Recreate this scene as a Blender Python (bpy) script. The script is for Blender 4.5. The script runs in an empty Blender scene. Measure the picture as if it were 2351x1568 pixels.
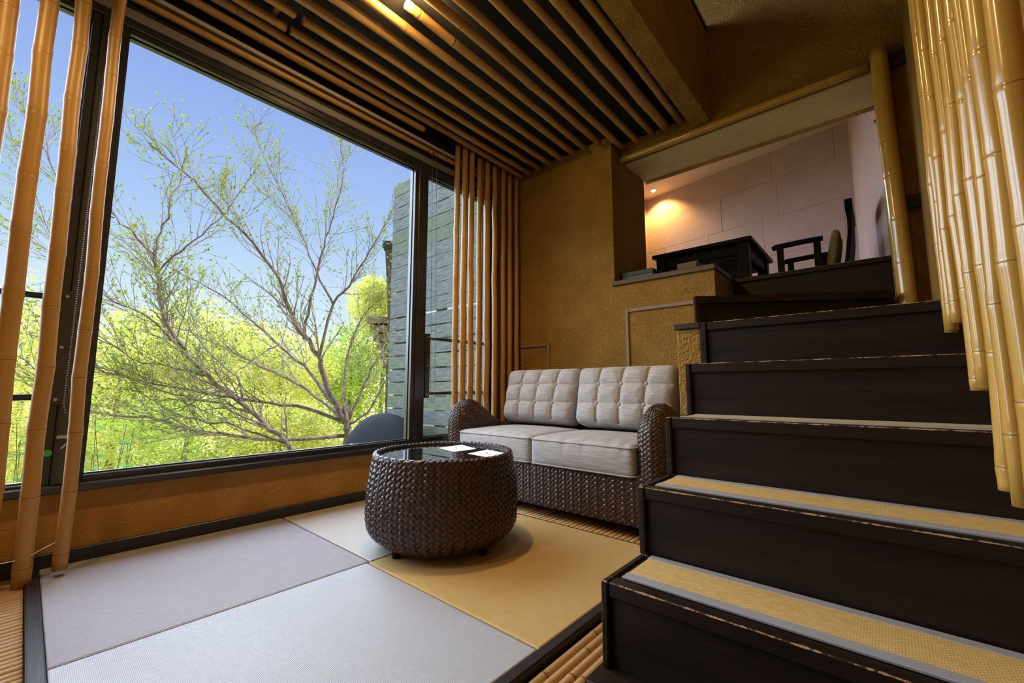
import bpy, bmesh, math, random
from mathutils import Vector, Matrix, Quaternion

random.seed(7)
SC = bpy.context.scene
COL = SC.collection
R = math.radians
PI = math.pi

# ------------------------------------------------------------------ camera
cam_d = bpy.data.cameras.new('camera')
cam_d.sensor_width = 36.0
cam_d.lens = 36.0 * 975.9 / 2351.0
cam_d.clip_start = 0.02
cam_d.clip_end = 300
cam = bpy.data.objects.new('camera', cam_d)
cam.location = (0, 0, 0.70)
cam.rotation_euler = (R(90 + 6.294), 0, R(41.26))
COL.objects.link(cam)
SC.camera = cam

# ------------------------------------------------------------------ world, sun, exposure
SKY_STRENGTH = 0.95
wd = bpy.data.worlds.new('sky')
SC.world = wd
wd.use_nodes = True
nt = wd.node_tree
nt.nodes.clear()
o_ = nt.nodes.new('ShaderNodeOutputWorld')
bg = nt.nodes.new('ShaderNodeBackground')
bg.inputs['Strength'].default_value = SKY_STRENGTH
tc = nt.nodes.new('ShaderNodeTexCoord')
sx = nt.nodes.new('ShaderNodeSeparateXYZ')
cr = nt.nodes.new('ShaderNodeValToRGB')
cr.color_ramp.elements[0].position = 0.0
cr.color_ramp.elements[0].color = (0.92, 0.97, 1.0, 1)
cr.color_ramp.elements[1].position = 1.0
cr.color_ramp.elements[1].color = (0.13, 0.24, 0.68, 1)
for p, c in ((0.14, (0.74, 0.88, 1.0, 1)), (0.32, (0.44, 0.61, 0.95, 1)), (0.52, (0.31, 0.44, 0.87, 1))):
    e = cr.color_ramp.elements.new(p)
    e.color = c
nt.links.new(tc.outputs['Generated'], sx.inputs[0])
nt.links.new(sx.outputs['Z'], cr.inputs[0])
nt.links.new(cr.outputs[0], bg.inputs['Color'])
nt.links.new(bg.outputs[0], o_.inputs[0])


def sun(name, d, strength, angle, color):
    l = bpy.data.lights.new(name, 'SUN')
    l.energy = strength
    l.angle = R(angle)
    l.color = color
    o = bpy.data.objects.new(name, l)
    o.rotation_euler = Vector(d).to_track_quat('-Z', 'Y').to_euler()
    o.location = (-6, 0, 9)
    COL.objects.link(o)
    return o


sun('sun', (-0.42, -0.46, -0.78), 4.2, 0.6, (1.0, 0.95, 0.86))              # over the roof, from behind the house
sun('sky_fill_sun', (0.80, 0.12, -0.58), 13.5, 95, (0.70, 0.82, 1.0))   # added broad soft sun standing in for the open sky, brightens the room

SC.view_settings.view_transform = 'Standard'
SC.view_settings.look = 'None'
SC.view_settings.exposure = 0.12
SC.view_settings.gamma = 1.0
SC.view_settings.use_curve_mapping = False

# ------------------------------------------------------------------ materials
MATS = {}


def mat(name, c1, c2=None, scale=(8, 8, 8), rough=0.6, bump=0.0, bscale=None, spec=0.5, detail=4.0,
        lo=0.3, hi=0.7, coat=0.0, metallic=0.0, bdist=0.01, transl=None):
    if name in MATS:
        return MATS[name]
    m = bpy.data.materials.new(name)
    m.use_nodes = True
    nt = m.node_tree
    b = nt.nodes['Principled BSDF']
    b.inputs['Roughness'].default_value = rough
    b.inputs['Specular IOR Level'].default_value = spec
    b.inputs['Metallic'].default_value = metallic
    b.inputs['Coat Weight'].default_value = coat
    b.inputs['Coat Roughness'].default_value = 0.12
    b.inputs['Base Color'].default_value = (*c1, 1)
    tc = nt.nodes.new('ShaderNodeTexCoord')
    if c2 is not None:
        mp = nt.nodes.new('ShaderNodeMapping')
        mp.inputs['Scale'].default_value = scale
        n = nt.nodes.new('ShaderNodeTexNoise')
        n.inputs['Scale'].default_value = 1.0
        n.inputs['Detail'].default_value = detail
        r = nt.nodes.new('ShaderNodeValToRGB')
        r.color_ramp.elements[0].position = lo
        r.color_ramp.elements[1].position = hi
        r.color_ramp.elements[0].color = (*c1, 1)
        r.color_ramp.elements[1].color = (*c2, 1)
        nt.links.new(tc.outputs['Object'], mp.inputs[0])
        nt.links.new(mp.outputs[0], n.inputs['Vector'])
        nt.links.new(n.outputs['Fac'], r.inputs[0])
        nt.links.new(r.outputs[0], b.inputs['Base Color'])
    if bump > 0:
        mp2 = nt.nodes.new('ShaderNodeMapping')
        mp2.inputs['Scale'].default_value = bscale or scale
        n2 = nt.nodes.new('ShaderNodeTexNoise')
        n2.inputs['Scale'].default_value = 1.0
        n2.inputs['Detail'].default_value = 3.0
        bp = nt.nodes.new('ShaderNodeBump')
        bp.inputs['Strength'].default_value = bump
        bp.inputs['Distance'].default_value = bdist
        nt.links.new(tc.outputs['Object'], mp2.inputs[0])
        nt.links.new(mp2.outputs[0], n2.inputs['Vector'])
        nt.links.new(n2.outputs['Fac'], bp.inputs['Height'])
        nt.links.new(bp.outputs[0], b.inputs['Normal'])
    if transl:
        out = nt.nodes['Material Output']
        t = nt.nodes.new('ShaderNodeBsdfTranslucent')
        t.inputs['Color'].default_value = (*transl, 1)
        mx = nt.nodes.new('ShaderNodeMixShader')
        mx.inputs[0].default_value = 0.5
        nt.links.new(b.outputs[0], mx.inputs[1])
        nt.links.new(t.outputs[0], mx.inputs[2])
        nt.links.new(mx.outputs[0], out.inputs['Surface'])
    MATS[name] = m
    return m


def emit(name, color, strength):
    m = bpy.data.materials.new(name)
    m.use_nodes = True
    b = m.node_tree.nodes['Principled BSDF']
    b.inputs['Base Color'].default_value = (*color, 1)
    b.inputs['Emission Color'].default_value = (*color, 1)
    b.inputs['Emission Strength'].default_value = strength
    MATS[name] = m
    return m


def glass_mat(name, tint=(0.97, 0.99, 0.98), ior=1.015):
    m = bpy.data.materials.new(name)
    m.use_nodes = True
    nt = m.node_tree
    nt.nodes.clear()
    out = nt.nodes.new('ShaderNodeOutputMaterial')
    tr = nt.nodes.new('ShaderNodeBsdfTransparent')
    tr.inputs[0].default_value = (*tint, 1)
    gl = nt.nodes.new('ShaderNodeBsdfGlossy')
    gl.inputs['Roughness'].default_value = 0.0
    fr = nt.nodes.new('ShaderNodeFresnel')
    fr.inputs[0].default_value = ior
    mx = nt.nodes.new('ShaderNodeMixShader')
    nt.links.new(fr.outputs[0], mx.inputs[0])
    nt.links.new(tr.outputs[0], mx.inputs[1])
    nt.links.new(gl.outputs[0], mx.inputs[2])
    nt.links.new(mx.outputs[0], out.inputs[0])
    MATS[name] = m
    return m


def wave_mat(name, c1, c2, rot_z, freq, rough=0.6, bump=0.3, spec=0.4, tone=None):
    """woven rush: fine ribs in one direction plus fibre variation"""
    m = mat(name, c1, c2, scale=(60, 60, 60), rough=rough, spec=spec, lo=0.25, hi=0.75)
    nt = m.node_tree
    b = nt.nodes['Principled BSDF']
    tc = nt.nodes.new('ShaderNodeTexCoord')
    mp = nt.nodes.new('ShaderNodeMapping')
    mp.inputs['Rotation'].default_value = (0, 0, rot_z)
    w = nt.nodes.new('ShaderNodeTexWave')
    w.inputs['Scale'].default_value = freq
    w.inputs['Distortion'].default_value = 0.4
    w.inputs['Detail'].default_value = 1.0
    bp = nt.nodes.new('ShaderNodeBump')
    bp.inputs['Strength'].default_value = bump
    bp.inputs['Distance'].default_value = 0.003
    nt.links.new(tc.outputs['Object'], mp.inputs[0])
    nt.links.new(mp.outputs[0], w.inputs['Vector'])
    nt.links.new(w.outputs['Fac'], bp.inputs['Height'])
    nt.links.new(bp.outputs[0], b.inputs['Normal'])
    # ribs slightly darker in the furrows
    src = b.inputs['Base Color'].links[0].from_socket
    mx = nt.nodes.new('ShaderNodeMix')
    mx.data_type = 'RGBA'
    mx.blend_type = 'MULTIPLY'
    mx.inputs['Factor'].default_value = 0.35
    nt.links.new(src, mx.inputs[6])
    nt.links.new(w.outputs['Color'], mx.inputs[7])
    nt.links.new(mx.outputs[2], b.inputs['Base Color'])
    return m


bamboo_or = mat('bamboo_amber', (0.47, 0.265, 0.085), (0.35, 0.185, 0.05), scale=(25, 25, 2.2), rough=0.42, bump=0.08, bscale=(90, 90, 4))
bamboo_or_node = mat('bamboo_amber_node', (0.16, 0.075, 0.022), rough=0.6)
bamboo_ye = mat('bamboo_honey', (0.55, 0.325, 0.07), (0.45, 0.24, 0.045), scale=(30, 30, 2.5), rough=0.20, spec=0.7, bump=0.015, bscale=(120, 120, 5), coat=0.3)
bamboo_ye_node = mat('bamboo_honey_node', (0.25, 0.12, 0.03), rough=0.5)
bamboo_cut = mat('bamboo_cut_end', (0.55, 0.37, 0.16), (0.42, 0.26, 0.1), scale=(80, 80, 80), rough=0.7)
slat_m = mat('bamboo_slat', (0.50, 0.30, 0.12), (0.36, 0.2, 0.075), scale=(22, 3, 22), rough=0.38, spec=0.5)
slat_node = mat('bamboo_slat_node', (0.16, 0.08, 0.03), rough=0.6)
plaster = mat('mustard_plaster', (0.34, 0.19, 0.045), (0.26, 0.14, 0.031), scale=(5, 5, 5), rough=0.85, bump=0.9, bscale=(85, 85, 85), bdist=0.014, spec=0.2)
plaster_fine = mat('sill_wall_plaster', (0.42, 0.205, 0.045), (0.34, 0.16, 0.034), scale=(6, 6, 6), rough=0.85, bump=0.35, bscale=(120, 120, 120), spec=0.2)
straw_m = mat('chopped_straw', (0.52, 0.36, 0.12), (0.36, 0.23, 0.07), scale=(20, 20, 20), rough=0.7)
black_wood = mat('black_lacquer_wood', (0.012, 0.011, 0.013), (0.022, 0.018, 0.018), scale=(6, 40, 40), rough=0.38, bump=0.12, bscale=(8, 70, 70))
frame_m = mat('bronze_window_frame', (0.018, 0.017, 0.02), (0.026, 0.024, 0.026), scale=(9, 9, 9), rough=0.25, spec=0.7)
stair_m = mat('dark_stained_wood', (0.008, 0.005, 0.0045), (0.022, 0.0125, 0.009), scale=(1.8, 26, 26), rough=0.40, bump=0.12, bscale=(4, 80, 80), detail=6, spec=0.28)
ceil_m = mat('black_ceiling_board', (0.010, 0.009, 0.010), (0.016, 0.014, 0.014), scale=(2, 5, 5), rough=0.8)
grey_trim = mat('grey_wood_trim', (0.26, 0.19, 0.12), (0.20, 0.145, 0.09), scale=(30, 30, 6), rough=0.6)
cap_m = mat('weathered_ledge_board', (0.10, 0.066, 0.031), (0.065, 0.044, 0.022), scale=(4, 40, 40), rough=0.55)
washi = mat('washi_paper', (0.62, 0.46, 0.42), (0.56, 0.41, 0.375), scale=(3, 3, 3), rough=0.9, bump=0.5, bscale=(60, 60, 60), spec=0.1)
soffit_m = mat('pale_soffit_board', (0.80, 0.64, 0.36), (0.72, 0.57, 0.32), scale=(6, 6, 6), rough=0.9, bump=0.3, bscale=(80, 80, 80), spec=0.1)
white_pl = mat('upper_room_ceiling_paper', (0.66, 0.55, 0.46), rough=0.9, spec=0.1)
wicker = mat('dark_brown_wicker', (0.034, 0.017, 0.013), (0.085, 0.042, 0.028), scale=(45, 45, 45), rough=0.29, spec=0.5, lo=0.35, hi=0.72)
wicker_in = mat('wicker_shadow', (0.016, 0.010, 0.008), rough=0.7)
fabric = mat('slub_grey_fabric', (0.46, 0.425, 0.415), (0.29, 0.27, 0.262), scale=(9, 90, 260), rough=0.9, bump=0.3, bscale=(30, 160, 300), spec=0.15, bdist=0.003)
piping_m = mat('fabric_piping', (0.38, 0.35, 0.335), rough=0.9, spec=0.15)
leg_m = mat('black_leg', (0.004, 0.0035, 0.0035), rough=0.5, spec=0.14)
tinted = mat('smoked_glass_top', (0.008, 0.010, 0.014), rough=0.02, spec=1.0, coat=1.0)
tinted.node_tree.nodes['Principled BSDF'].inputs['Coat Roughness'].default_value = 0.0
pane_m = glass_mat('window_glass')
chain_m = mat('brown_bead_chain', (0.10, 0.055, 0.04), rough=0.35)
metal = mat('grey_steel', (0.45, 0.46, 0.48), rough=0.35, metallic=0.8)
wire_m = mat('pale_wire', (0.55, 0.58, 0.66), rough=0.3, metallic=0.4)
tat = [wave_mat('tatami_sheen_tint_a', (0.40, 0.37, 0.40), (0.355, 0.325, 0.352), 0.0, 66, bump=0.5, rough=0.42),  # first three mats: weave sheen and sky reflection put into the base colour
       wave_mat('tatami_sheen_tint_b', (0.485, 0.48, 0.52), (0.44, 0.435, 0.475), PI / 2, 92, bump=0.3, rough=0.42),
       wave_mat('tatami_sheen_tint_c', (0.53, 0.48, 0.43), (0.485, 0.435, 0.385), PI / 2, 92, bump=0.3, rough=0.42),
       wave_mat('tatami_reflect_tint_d', (0.70, 0.475, 0.19), (0.62, 0.415, 0.16), 0.0, 92, bump=0.3, rough=0.5)]  # golden base colour stands in for the warm room reflected in the mat
tat_edge = mat('tatami_edge', (0.36, 0.22, 0.09), rough=0.8)
tread_rush = mat('stair_rush', (0.80, 0.60, 0.26), (0.70, 0.50, 0.19), scale=(50, 50, 50), rough=0.6)
tread_edge = mat('grey_blue_binding', (0.24, 0.26, 0.30), (0.30, 0.31, 0.34), scale=(200, 200, 200), rough=0.65)


def brick_rush(m):
    nt = m.node_tree
    b = nt.nodes['Principled BSDF']
    tc = nt.nodes.new('ShaderNodeTexCoord')
    mp = nt.nodes.new('ShaderNodeMapping')
    mp.inputs['Scale'].default_value = (1, 1, 1)
    br = nt.nodes.new('ShaderNodeTexBrick')
    br.inputs['Scale'].default_value = 62
    br.inputs['Mortar Size'].default_value = 0.05
    br.inputs['Brick Width'].default_value = 0.55
    br.inputs['Row Height'].default_value = 0.28
    br.inputs['Color1'].default_value = (1, 1, 1, 1)
    br.inputs['Color2'].default_value = (0.8, 0.8, 0.8, 1)
    br.inputs['Mortar'].default_value = (0.35, 0.3, 0.22, 1)
    nt.links.new(tc.outputs['Object'], mp.inputs[0])
    nt.links.new(mp.outputs[0], br.inputs['Vector'])
    src = b.inputs['Base Color'].links[0].from_socket
    mx = nt.nodes.new('ShaderNodeMix')
    mx.data_type = 'RGBA'
    mx.blend_type = 'MULTIPLY'
    mx.inputs['Factor'].default_value = 0.8
    nt.links.new(src, mx.inputs[6])
    nt.links.new(br.outputs['Color'], mx.inputs[7])
    nt.links.new(mx.outputs[2], b.inputs['Base Color'])
    bp = nt.nodes.new('ShaderNodeBump')
    bp.inputs['Strength'].default_value = 0.5
    bp.inputs['Distance'].default_value = 0.002
    nt.links.new(br.outputs['Color'], bp.inputs['Height'])
    nt.links.new(bp.outputs[0], b.inputs['Normal'])


brick_rush(tread_rush)


def worn_edge(m, name):
    """dark stain rubbed through to bare wood along the front arris (local y=0, z=0)"""
    m = m.copy()
    m.name = name
    nt = m.node_tree
    b = nt.nodes['Principled BSDF']
    tc = nt.nodes.new('ShaderNodeTexCoord')
    sp = nt.nodes.new('ShaderNodeSeparateXYZ')
    nt.links.new(tc.outputs['Object'], sp.inputs[0])
    cb = nt.nodes.new('ShaderNodeCombineXYZ')
    nt.links.new(sp.outputs['Y'], cb.inputs[1])
    nt.links.new(sp.outputs['Z'], cb.inputs[2])
    ln = nt.nodes.new('ShaderNodeVectorMath')
    ln.operation = 'LENGTH'
    nt.links.new(cb.outputs[0], ln.inputs[0])
    n = nt.nodes.new('ShaderNodeTexNoise')
    n.inputs['Scale'].default_value = 14
    n.inputs['Detail'].default_value = 9
    n.inputs['Roughness'].default_value = 0.75
    nt.links.new(tc.outputs['Object'], n.inputs['Vector'])
    ma = nt.nodes.new('ShaderNodeMath')
    ma.operation = 'MULTIPLY_ADD'
    ma.inputs[1].default_value = 0.013
    ma.inputs[2].default_value = -0.0042
    nt.links.new(n.outputs['Fac'], ma.inputs[0])
    lt = nt.nodes.new('ShaderNodeMath')
    lt.operation = 'LESS_THAN'
    nt.links.new(ln.outputs['Value'], lt.inputs[0])
    nt.links.new(ma.outputs[0], lt.inputs[1])
    src = b.inputs['Base Color'].links[0].from_socket
    mx = nt.nodes.new('ShaderNodeMix')
    mx.data_type = 'RGBA'
    nt.links.new(lt.outputs[0], mx.inputs['Factor'])
    nt.links.new(src, mx.inputs[6])
    mx.inputs[7].default_value = (0.34, 0.2, 0.1, 1)
    nt.links.new(mx.outputs[2], b.inputs['Base Color'])
    return m


nosing_m = worn_edge(stair_m, 'dark_stained_nosing')

# ------------------------------------------------------------------ mesh helpers


class MB:
    def __init__(s):
        s.v, s.f, s.m = [], [], []

    def add(s, vs, fs, mi=0):
        n = len(s.v)
        s.v += [tuple(p) for p in vs]
        for f in fs:
            s.f.append(tuple(i + n for i in f))
            s.m.append(mi)

    def box(s, x0, x1, y0, y1, z0, z1, b=0.0, mi=0):
        lo = (min(x0, x1), min(y0, y1), min(z0, z1))
        hi = (max(x0, x1), max(y0, y1), max(z0, z1))
        if b <= 0:
            vs = [(lo[0] if i & 1 == 0 else hi[0], lo[1] if i & 2 == 0 else hi[1], lo[2] if i & 4 == 0 else hi[2]) for i in range(8)]
            s.add(vs, [(0, 2, 3, 1), (4, 5, 7, 6), (0, 1, 5, 4), (2, 6, 7, 3), (0, 4, 6, 2), (1, 3, 7, 5)], mi)
            return s
        idx, vs = {}, []
        for c in range(8):
            sg = (1 if c & 1 else -1, 1 if c & 2 else -1, 1 if c & 4 else -1)
            for a in range(3):
                p = [hi[k] if sg[k] > 0 else lo[k] for k in range(3)]
                for k in range(3):
                    if k != a:
                        p[k] -= sg[k] * b
                idx[(sg, a)] = len(vs)
                vs.append(tuple(p))
        fs = []
        S = (-1, 1)

        def key(d):
            return tuple(d[k] for k in range(3))
        for a in range(3):
            o1, o2 = [k for k in range(3) if k != a]
            for t in S:
                q = []
                for u, w in ((-1, -1), (1, -1), (1, 1), (-1, 1)):
                    d = {a: t, o1: u, o2: w}
                    q.append(idx[(key(d), a)])
                if (t > 0) != (a != 1):
                    q.reverse()
                fs.append(tuple(q))
            for t in S:
                for u in S:
                    d0 = {o1: t, o2: u, a: -1}
                    d1 = {o1: t, o2: u, a: 1}
                    fs.append((idx[(key(d0), o1)], idx[(key(d1), o1)], idx[(key(d1), o2)], idx[(key(d0), o2)]))
        for c in range(8):
            sg = (1 if c & 1 else -1, 1 if c & 2 else -1, 1 if c & 4 else -1)
            fs.append((idx[(sg, 0)], idx[(sg, 1)], idx[(sg, 2)]))
        s.add(vs, fs, mi)
        return s

    def tube(s, pts, rad, n=8, mi=0, cap=True):
        pts = [Vector(p) for p in pts]
        if not hasattr(rad, '__len__'):
            rad = [rad] * len(pts)
        up = Vector((0, 0, 1))
        base = len(s.v)
        prev = None
        for i, p in enumerate(pts):
            if i == 0:
                d = pts[1] - p
            elif i == len(pts) - 1:
                d = p - pts[i - 1]
            else:
                d = pts[i + 1] - pts[i - 1]
            d.normalize()
            if prev is None:
                a = up if abs(d.z) < 0.9 else Vector((1, 0, 0))
                x = d.cross(a).normalized()
            else:
                x = (prev - d * prev.dot(d)).normalized()
            prev = x
            y = d.cross(x)
            for k in range(n):
                t = 2 * PI * k / n
                s.v.append(tuple(p + (x * math.cos(t) + y * math.sin(t)) * rad[i]))
        for i in range(len(pts) - 1):
            for k in range(n):
                k2 = (k + 1) % n
                s.f.append((base + i * n + k, base + i * n + k2, base + (i + 1) * n + k2, base + (i + 1) * n + k))
                s.m.append(mi)
        if cap:
            s.f.append(tuple(base + k for k in reversed(range(n))))
            s.m.append(mi)
            e = base + (len(pts) - 1) * n
            s.f.append(tuple(e + k for k in range(n)))
            s.m.append(mi)
        return s

    def lathe(s, prof, c=(0, 0, 0), n=32, mi=0):
        base = len(s.v)
        for r, z in prof:
            for k in range(n):
                t = 2 * PI * k / n
                s.v.append((c[0] + r * math.cos(t), c[1] + r * math.sin(t), c[2] + z))
        for i in range(len(prof) - 1):
            for k in range(n):
                k2 = (k + 1) % n
                s.f.append((base + i * n + k, base + i * n + k2, base + (i + 1) * n + k2, base + (i + 1) * n + k))
                s.m.append(mi)
        return s

    def build(s, name, mats, parent=None, smooth=False, fix=False, loc=None):
        """vertices are world coordinates; loc moves the object's origin there"""
        if not isinstance(mats, (list, tuple)):
            mats = [mats]
        me = bpy.data.meshes.new(name)
        vs = s.v
        if loc is not None:
            vs = [(p[0] - loc[0], p[1] - loc[1], p[2] - loc[2]) for p in vs]
        me.from_pydata(vs, [], s.f)
        for m in mats:
            me.materials.append(m)
        if len(mats) > 1:
            me.polygons.foreach_set('material_index', s.m)
        if smooth:
            me.polygons.foreach_set('use_smooth', [True] * len(me.polygons))
        if fix:
            bm = bmesh.new()
            bm.from_mesh(me)
            bmesh.ops.recalc_face_normals(bm, faces=bm.faces)
            bm.to_mesh(me)
            bm.free()
        me.update()
        o = bpy.data.objects.new(name, me)
        if loc is not None:
            o.location = loc
        COL.objects.link(o)
        if parent is not None:
            adopt(o, parent)
        return o


def adopt(o, parent):
    o.parent = parent
    o.matrix_parent_inverse = WM[parent.name].inverted() if parent.name in WM else Matrix.Translation(parent.location).inverted()


WM = {}


def empty(name, loc=(0, 0, 0)):
    o = bpy.data.objects.new(name, None)
    o.empty_display_size = 0.1
    o.location = loc
    COL.objects.link(o)
    return o


def tag(o, label=None, cat=None, group=None, kind=None):
    if label:
        o['label'] = label
    if cat:
        o['category'] = cat
    if group:
        o['group'] = group
    if kind:
        o['kind'] = kind
    return o


def box(name, m, x0, x1, y0, y1, z0, z1, b=0.0, parent=None, loc=None):
    return MB().box(x0, x1, y0, y1, z0, z1, b).build(name, m, parent, fix=b > 0, loc=loc)


def struct(o, label=None):
    return tag(o, label, None, None, 'structure')


# pixel of the photograph -> point at a given distance along the view (only used to take measurements for the garden)
FWD = Vector((-math.sin(R(41.26)) * math.cos(R(6.294)), math.cos(R(41.26)) * math.cos(R(6.294)), math.sin(R(6.294))))
RGT = Vector((math.cos(R(41.26)), math.sin(R(41.26)), 0))
UPV = RGT.cross(FWD)


def at(px, py, d):
    return Vector((0, 0, 0.7)) + (FWD + RGT * ((px - 1175.5) / 975.9) - UPV * ((py - 784) / 975.9)) * d


# ------------------------------------------------------------------ bamboo
def bamboo(name, p0, p1, r, mats, rnd, inter=0.24, label=None, group=None, parent=None, taper=0.06, wob=0.25, n=14, cat='bamboo pole', first=None):
    p0, p1 = Vector(p0), Vector(p1)
    L = (p1 - p0).length
    wob *= 0.5
    nodes = []
    z = first if first is not None else inter * rnd.uniform(0.15, 0.9)
    while z < L - 0.01:
        nodes.append(z)
        z += inter * rnd.uniform(0.82, 1.18)
    zs = [(0.0, 1.0, 0)]
    for c in nodes:
        for dz, k, f in ((-0.03, 0.985, 0), (-0.008, 1.035, 0), (-0.0014, 1.045, 1), (0.0014, 1.0, 0), (0.007, 1.035, 0), (0.03, 0.985, 0)):
            zz = c + dz
            if zs[-1][0] + 0.001 < zz < L - 0.001:
                zs.append((zz, k, f))
    zs.append((L, 1.0, 0))
    mb = MB()
    offs = {}

    nn_ = len(nodes)
    for q in range(nn_ + 2):
        offs[q] = (rnd.uniform(-1, 1) * r * wob, rnd.uniform(-1, 1) * r * wob)
    offs[0] = offs[min(1, nn_)]
    offs[nn_ + 1] = offs[nn_]

    def off(z):
        i = sum(1 for c in nodes if c <= z)
        a = nodes[i - 1] if i > 0 else 0.0
        b = nodes[i] if i < len(nodes) else L
        t = 0 if b == a else (z - a) / (b - a)
        return [offs[i][k] * (1 - t) + offs[i + 1][k] * t for k in (0, 1)]
    for z, k, f in zs:
        ox, oy = off(z)
        rr = r * k * (1 - taper * z / L)
        for j in range(n):
            t = 2 * PI * j / n
            mb.v.append((ox + rr * math.cos(t), oy + rr * math.sin(t), z))
    for i in range(len(zs) - 1):
        for j in range(n):
            j2 = (j + 1) % n
            mb.f.append((i * n + j, i * n + j2, (i + 1) * n + j2, (i + 1) * n + j))
            mb.m.append(zs[i][2])
    # hollow cut ends: wall ring and a recessed diaphragm
    for e, sgn in ((0, 1), (len(zs) - 1, -1)):
        b0 = len(mb.v)
        cx = sum(mb.v[e * n + j][0] for j in range(n)) / n
        cy = sum(mb.v[e * n + j][1] for j in range(n)) / n
        for dz, k in ((0, 0.72), (0.02, 0.7)):
            for j in range(n):
                x, y, z = mb.v[e * n + j]
                mb.v.append((cx + (x - cx) * k, cy + (y - cy) * k, z + sgn * dz))
        for j in range(n):
            j2 = (j + 1) % n
            q1 = (e * n + j, e * n + j2, b0 + j2, b0 + j)
            q2 = (b0 + j, b0 + j2, b0 + n + j2, b0 + n + j)
            for q in (q1, q2):
                mb.f.append(q if sgn < 0 else tuple(reversed(q)))
                mb.m.append(2)
        q = tuple(b0 + n + j for j in range(n))
        mb.f.append(q if sgn < 0 else tuple(reversed(q)))
        mb.m.append(2)
    o = mb.build(name, mats)
    me = o.data
    sm = [p.material_index < 2 for p in me.polygons]
    me.polygons.foreach_set('use_smooth', sm)
    q = (p1 - p0).to_track_quat('Z', 'Y')
    o.rotation_mode = 'QUATERNION'
    o.rotation_quaternion = q
    o.location = p0
    if parent is not None:
        adopt(o, parent)
    if label:
        tag(o, label, cat, group)
    return o


AMB = [bamboo_or, bamboo_or_node, bamboo_cut]
HON = [bamboo_ye, bamboo_ye_node, bamboo_cut]
ORD = ['first', 'second', 'third', 'fourth', 'fifth', 'sixth', 'seventh', 'eighth', 'ninth', 'tenth', 'eleventh', 'twelfth', 'thirteenth', 'fourteenth']
rb = random.Random(11)

# ================================================================== THE SETTING
WX = -2.51      # window wall face
YB = 2.95       # wall behind the sofa
YL = 3.12       # lintel wall over the stairs
XR = 0.21       # right wall face
ROOF = 4.7

floor = struct(box('floor', black_wood, -2.62, XR + 0.1, -1.3, 3.3, -0.10, -0.025), 'dark sub-floor under bamboo slats and tatami mats')
# split bamboo slats, all laid along the window
rs = random.Random(5)


def slat_mesh(y0, y1, w, seed):
    r = random.Random(seed)
    L = y1 - y0
    ys = [0.0]
    nodes = []
    z = r.uniform(0.1, 0.3)
    while z < L - 0.03:
        nodes.append(z)
        z += r.uniform(0.24, 0.34)
    prof = [(-1, -0.2), (-0.8, 0.55), (-0.3, 0.95), (0.3, 0.95), (0.8, 0.55), (1, -0.2)]
    rows = [(0, 1, 0)]
    for c in nodes:
        rows += [(c - 0.012, 1, 0), (c - 0.003, 1.08, 1), (c + 0.003, 1.08, 0), (c + 0.012, 1, 0)]
    rows.append((L, 1, 0))
    mb = MB()
    for y, k, f in rows:
        for px, pz in prof:
            mb.v.append((px * w * 0.5 * (1 if k == 1 else 1.03), y0 + y, -0.012 + pz * w * 0.42 * k))
    n = len(prof)
    for i in range(len(rows) - 1):
        for j in range(n - 1):
            mb.f.append((i * n + j, (i + 1) * n + j, (i + 1) * n + j + 1, i * n + j + 1))
            mb.m.append(rows[i][2])
    for e in (0, len(rows) - 1):
        q = tuple(e * n + j for j in range(n))
        mb.f.append(q if e == 0 else tuple(reversed(q)))
        mb.m.append(0)
    me = bpy.data.meshes.new('slat')
    me.from_pydata(mb.v, [], mb.f)
    me.materials.append(slat_m)
    me.materials.append(slat_node)
    me.polygons.foreach_set('material_index', mb.m)
    me.polygons.foreach_set('use_smooth', [True] * len(me.polygons))
    return me


PITCH = 0.0275
meshes_f = [slat_mesh(-1.25, 0.055, PITCH * 0.95, s) for s in range(5)]
meshes_b = [slat_mesh(1.885, 2.93, PITCH * 0.95, s + 20) for s in range(5)]
meshes_r = [slat_mesh(-1.25, 2.93, PITCH * 0.95, s + 40) for s in range(5)]
x = WX + 0.03
k = 0
while x < XR - 0.02:
    if x < -0.745:
        sets = (meshes_f, meshes_b)
    elif x < -0.71:
        sets = (meshes_b, meshes_f)
    elif x < -0.56:
        sets = (meshes_r,)
    else:
        sets = ()
    for ms in sets:
        o = bpy.data.objects.new('slat', ms[rs.randrange(5)])
        o.location = (x, 0, rs.uniform(-0.001, 0.001))
        COL.objects.link(o)
        o.parent = floor
    x += PITCH
    k += 1
# black frame round the tatami
fr = MB().box(-2.505, -0.715, 0.058, 0.092, -0.025, 0.012, 0.004).box(-0.75, -0.715, 0.092, 1.868, -0.025, 0.012, 0.004).box(-2.505, -0.715, 1.868, 1.884, -0.025, 0.004, 0.003)
struct(fr.build('trim_1', black_wood, fix=True), 'black lacquered frame around the tatami mats')

# ---- window wall
wl = MB()
wl.box(-2.66, WX, -1.3, 2.66, -0.1, 0.287)
wl.box(-2.66, WX, 2.66, YB + 0.05, -0.1, 2.80)
wl.box(-2.66, WX, -1.3, YB + 0.2, 2.72, 3.25)
wl.box(-2.66, WX, -1.3, YB + 0.2, 4.45, ROOF)
wl.box(-2.66, WX, -1.3, -1.1, 3.25, 4.45)
wl.box(-2.66, WX, 2.75, YB + 0.2, 3.25, 4.45)
wall_left = struct(wl.build('wall_left', plaster_fine), 'mustard plaster wall with straw below the window')
struct(box('baseboard_left', black_wood, WX, WX + 0.016, -1.3, YB, -0.02, 0.062, 0.003), 'black baseboard under the window wall')
# sill board
struct(box('trim_2', frame_m, -2.60, WX + 0.03, -1.3, 2.66, 0.287, 0.318, 0.004), 'dark window sill board')


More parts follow.
